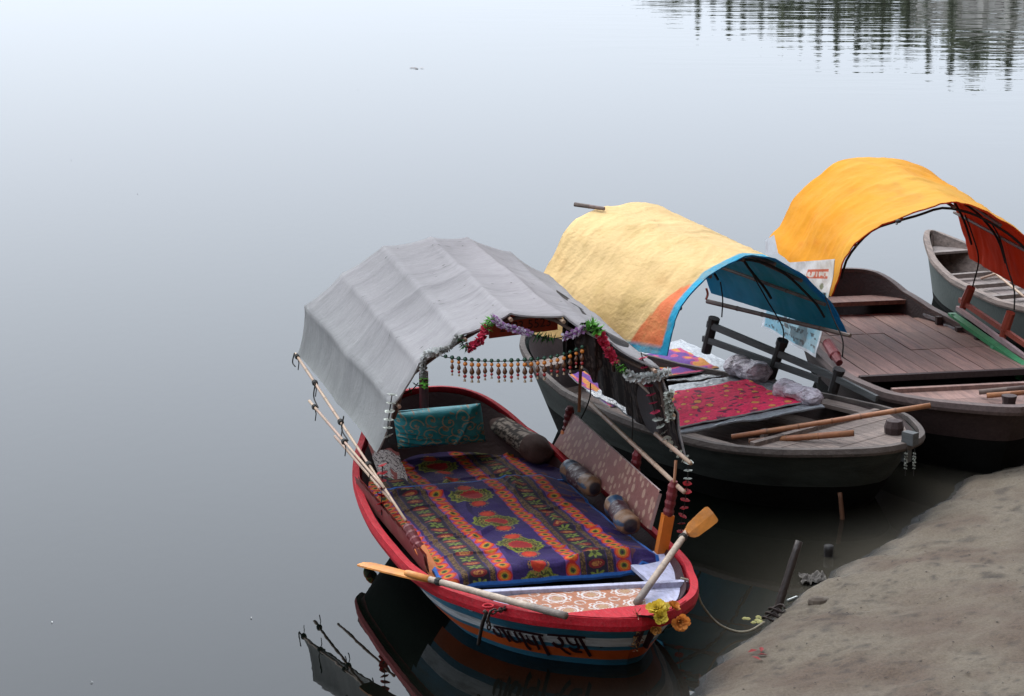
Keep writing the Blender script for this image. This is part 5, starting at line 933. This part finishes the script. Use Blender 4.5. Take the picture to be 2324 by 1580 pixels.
mb = MB(); mb.tube(smooth_path(rp, 60), .0075, 6); mb.build('mooring_rope', m_rope, smooth=True, label='thin slack rope running from the painted boat bow to the leaning stake', cat='rope')
mb = MB(); c_ = at(1748, 1402, .05)
for k in range(3): mb.tube([c_ + np.array([.05 * math.cos(t) + .02 * k, .045 * math.sin(t), .03 * k + .015 * math.sin(2 * t)]) for t in np.linspace(0, 6.0, 18)], .007, 6)
mb.build('rope_coil', m_iron, smooth=True, label='dark rope coil knotted round the foot of the leaning stake', cat='rope')
def litter(name, u, v, z, label, cat, fn, group=None): mb = MB(); fn(mb, at(u, v, z)); return mb.build(name, m_leaf, smooth=False, label=label, cat=cat, group=group)
def leafm(mb, c, L_=.05, w=.02, a=0, col=(.2, .08, .05), n=1, curl=.012, spread=.05):
    for k in range(n):
        q = c + (np.array([rng.normal() * spread, rng.normal() * spread, 0]) if k else 0); aa = a + k * 1.3; d = np.array([math.cos(aa), math.sin(aa), 0]); e = np.array([-d[1], d[0], 0]); z = np.array([0, 0, 1]); cc = np.array(col) * rng.uniform(.7, 1.2)
        mb.add([q - d * L_, q + e * w + z * curl, q + d * L_ + z * curl * .5, q - e * w + z * curl * .7, q + z * .002], [(0, 4, 1), (1, 4, 2), (2, 4, 3), (3, 4, 0)], cc)
bh = lambda u, v: float(bank_h(*[np.array([q]) for q in at(u, v, .2)[:2]])[0][0])
def at_bank(u, v):
    z = .2
    for _ in range(6): q = at(u, v, z); z = float(bank_h(np.array([q[0]]), np.array([q[1]]))[0][0])
    return at(u, v, z + .006)
def bank_thing(name, u, v, fn, label, cat, group=None, mat=m_leaf): mb = MB(); fn(mb, at_bank(u, v)); return mb.build(name, mat, label=label, cat=cat, group=group)
for k, (u, v, lb) in enumerate(((1708, 1482, 'dark red petal scrap, upper left of the little cluster on the sand'), (1728, 1478, 'dark red petal scrap, upper right of the little cluster on the sand'), (1716, 1498, 'largest dark red petal scrap, lowest of the little cluster on the sand'), (1730, 1490, 'small red petal scrap, right of the little cluster on the sand'))):
    bank_thing('petal_scrap', u, v, lambda m, c: leafm(m, c + (0, 0, .008), .034, .016, .4 + k, (.28, .03, .03)), lb, 'petal', 'petal scraps on the sand')
def lump(m, c, r=.05, col=(.4, .34, .26), sc=(1, .7, .5), n=9): m.ball(c, r, n, 6, col, sc=sc)
def ragf(m, c):
    S_, T_ = np.meshgrid(np.linspace(-1, 1, 26), np.linspace(-1, 1, 16), indexing='ij'); G = np.stack([c[0] + S_ * .08 + .04 * fbm(S_ * 2, T_ * 2, 3, 2), c[1] + T_ * .08, c[2] + .03 + .12 * fbm(S_ * 2.5, T_ * 2.5, 4, 7)], -1); m.grid(G, (.13, .115, .1))
bank_thing('rag', 1845, 1322, ragf, 'crumpled pale rag at the water edge beside the leaning stake', 'rag')
bank_thing('clod', 1855, 1368, lambda m, c: (lump(m, c - (0, 0, .0), .055, (.13, .1, .075), (1.2, .8, .8)), lump(m, c + (.05, .03, .0), .04, (.16, .13, .1), (1, .8, .7))), 'dark clod of mud at the edge of the bank beside the leaning stake', 'clod')
bank_thing('flower_clump', 1712, 1412, lambda m, c: [lump(m, c + (rng.normal() * .035, rng.normal() * .03, .01), .022, (.45, .42, .16), (1, 1, .8), 6) for _ in range(9)], 'pale yellow flower remains at the foot of the leaning stake', 'flowers')
mb = MB(); c_ = at(1798, 1358, .012); mb.box(c_, (.1, .012, .008), rz=.8, col=(.6, .62, .6)); mb.build('white_strip', m_leaf, label='small white strip floating in the shallows beside the leaning stake', cat='litter')
mb = MB()
for k in range(5): leafm(mb, at(947, 155, .006) + (rng.normal() * .07, rng.normal() * .05, 0), .06, .03, rng.uniform(0, 6), ((.35, .16, .12), (.5, .45, .42))[k % 2], 1, .012)
mb.build('floating_litter', m_leaf, label='small clump of brown and white litter floating far out on the calm water', cat='litter', kind='stuff')
for k, (u, v, lb) in enumerate(((812, 204, 'tiny dark leaf floating below the clump of litter'), (162, 364, 'tiny dark leaf floating near the left edge'), (118, 1412, 'tiny pale fleck floating at lower left, near the edge'), (208, 1548, 'tiny pale fleck floating at the bottom left corner'), (312, 440, 'tiny dark leaf floating left of the middle'), (570, 1402, 'tiny pale fleck floating left of the painted boat'))):
    mb = MB(); leafm(mb, at(u, v, .004), .012, .005, k, (.08, .06, .05) if 'dark' in lb else (.6, .6, .58), 1, .006); mb.build('floating_leaf', m_leaf, label=lb, cat='leaf')
# loose clods, twigs and leaf bits scattered over the sand
mb = MB()
for k in range(230):
    u, v = random.uniform(1500, 2324), random.uniform(1070, 1580); q = at_bank(u, v)
    if float(shore_d(np.array([q[0]]), np.array([q[1]]))[0]) < .12: continue
    if random.random() < .6: lump(mb, q, random.uniform(.002, .007), np.array((.09, .07, .055)) * random.uniform(.6, 2.0), (1.3, .9, .5), 6)
    else: leafm(mb, q, random.uniform(.008, .03), random.uniform(.002, .006), random.uniform(0, 6), np.array((.06, .04, .03)) * random.uniform(.6, 1.8), 1, .004)
mb.build('sand_litter', m_leaf, label='scattered clods, twigs and leaf bits over the damp sand', cat='litter', kind='stuff')


# ------------------------------------------------------------------ unseen stone house added behind the photographer to keep sky light off the boats
m_sandstone = MAT('dark_red_sandstone', (.16, .1, .08), .9, .2, 1.5, .3, 8)
ga = np.array([.55, .835]); gn = np.array([.835, -.55]); gc = np.array([1.1, 12.2]) + gn * 10.5 - ga * 6
gh = empty('sky_blocker_house', (gc[0], gc[1], 0), math.atan2(ga[1], ga[0]) + math.pi, 'unseen dark sandstone house added behind the viewpoint to block sky light', 'building')
mb = MB(); mb.box((0, 4, 11), (90, 8, 24)); mb.build('wall', m_sandstone, gh); mb = MB(); mb.box((0, 3.9, 23.3), (91, 9, .8)); mb.build('cornice', m_sandstone, gh)
for k in range(11):
    for r_ in range(3):
        mb = MB(); mb.box((-30 + k * 6, -.06, 6.5 + r_ * 5.2), (1.8, .2, 3)); w_ = mb.build('window', m_black, gh); mb = MB(); mb.box((-30 + k * 6, -.3, 4.9 + r_ * 5.2), (2.2, .5, .2)); mb.build('sill', m_sandstone, w_)

#--PART7--
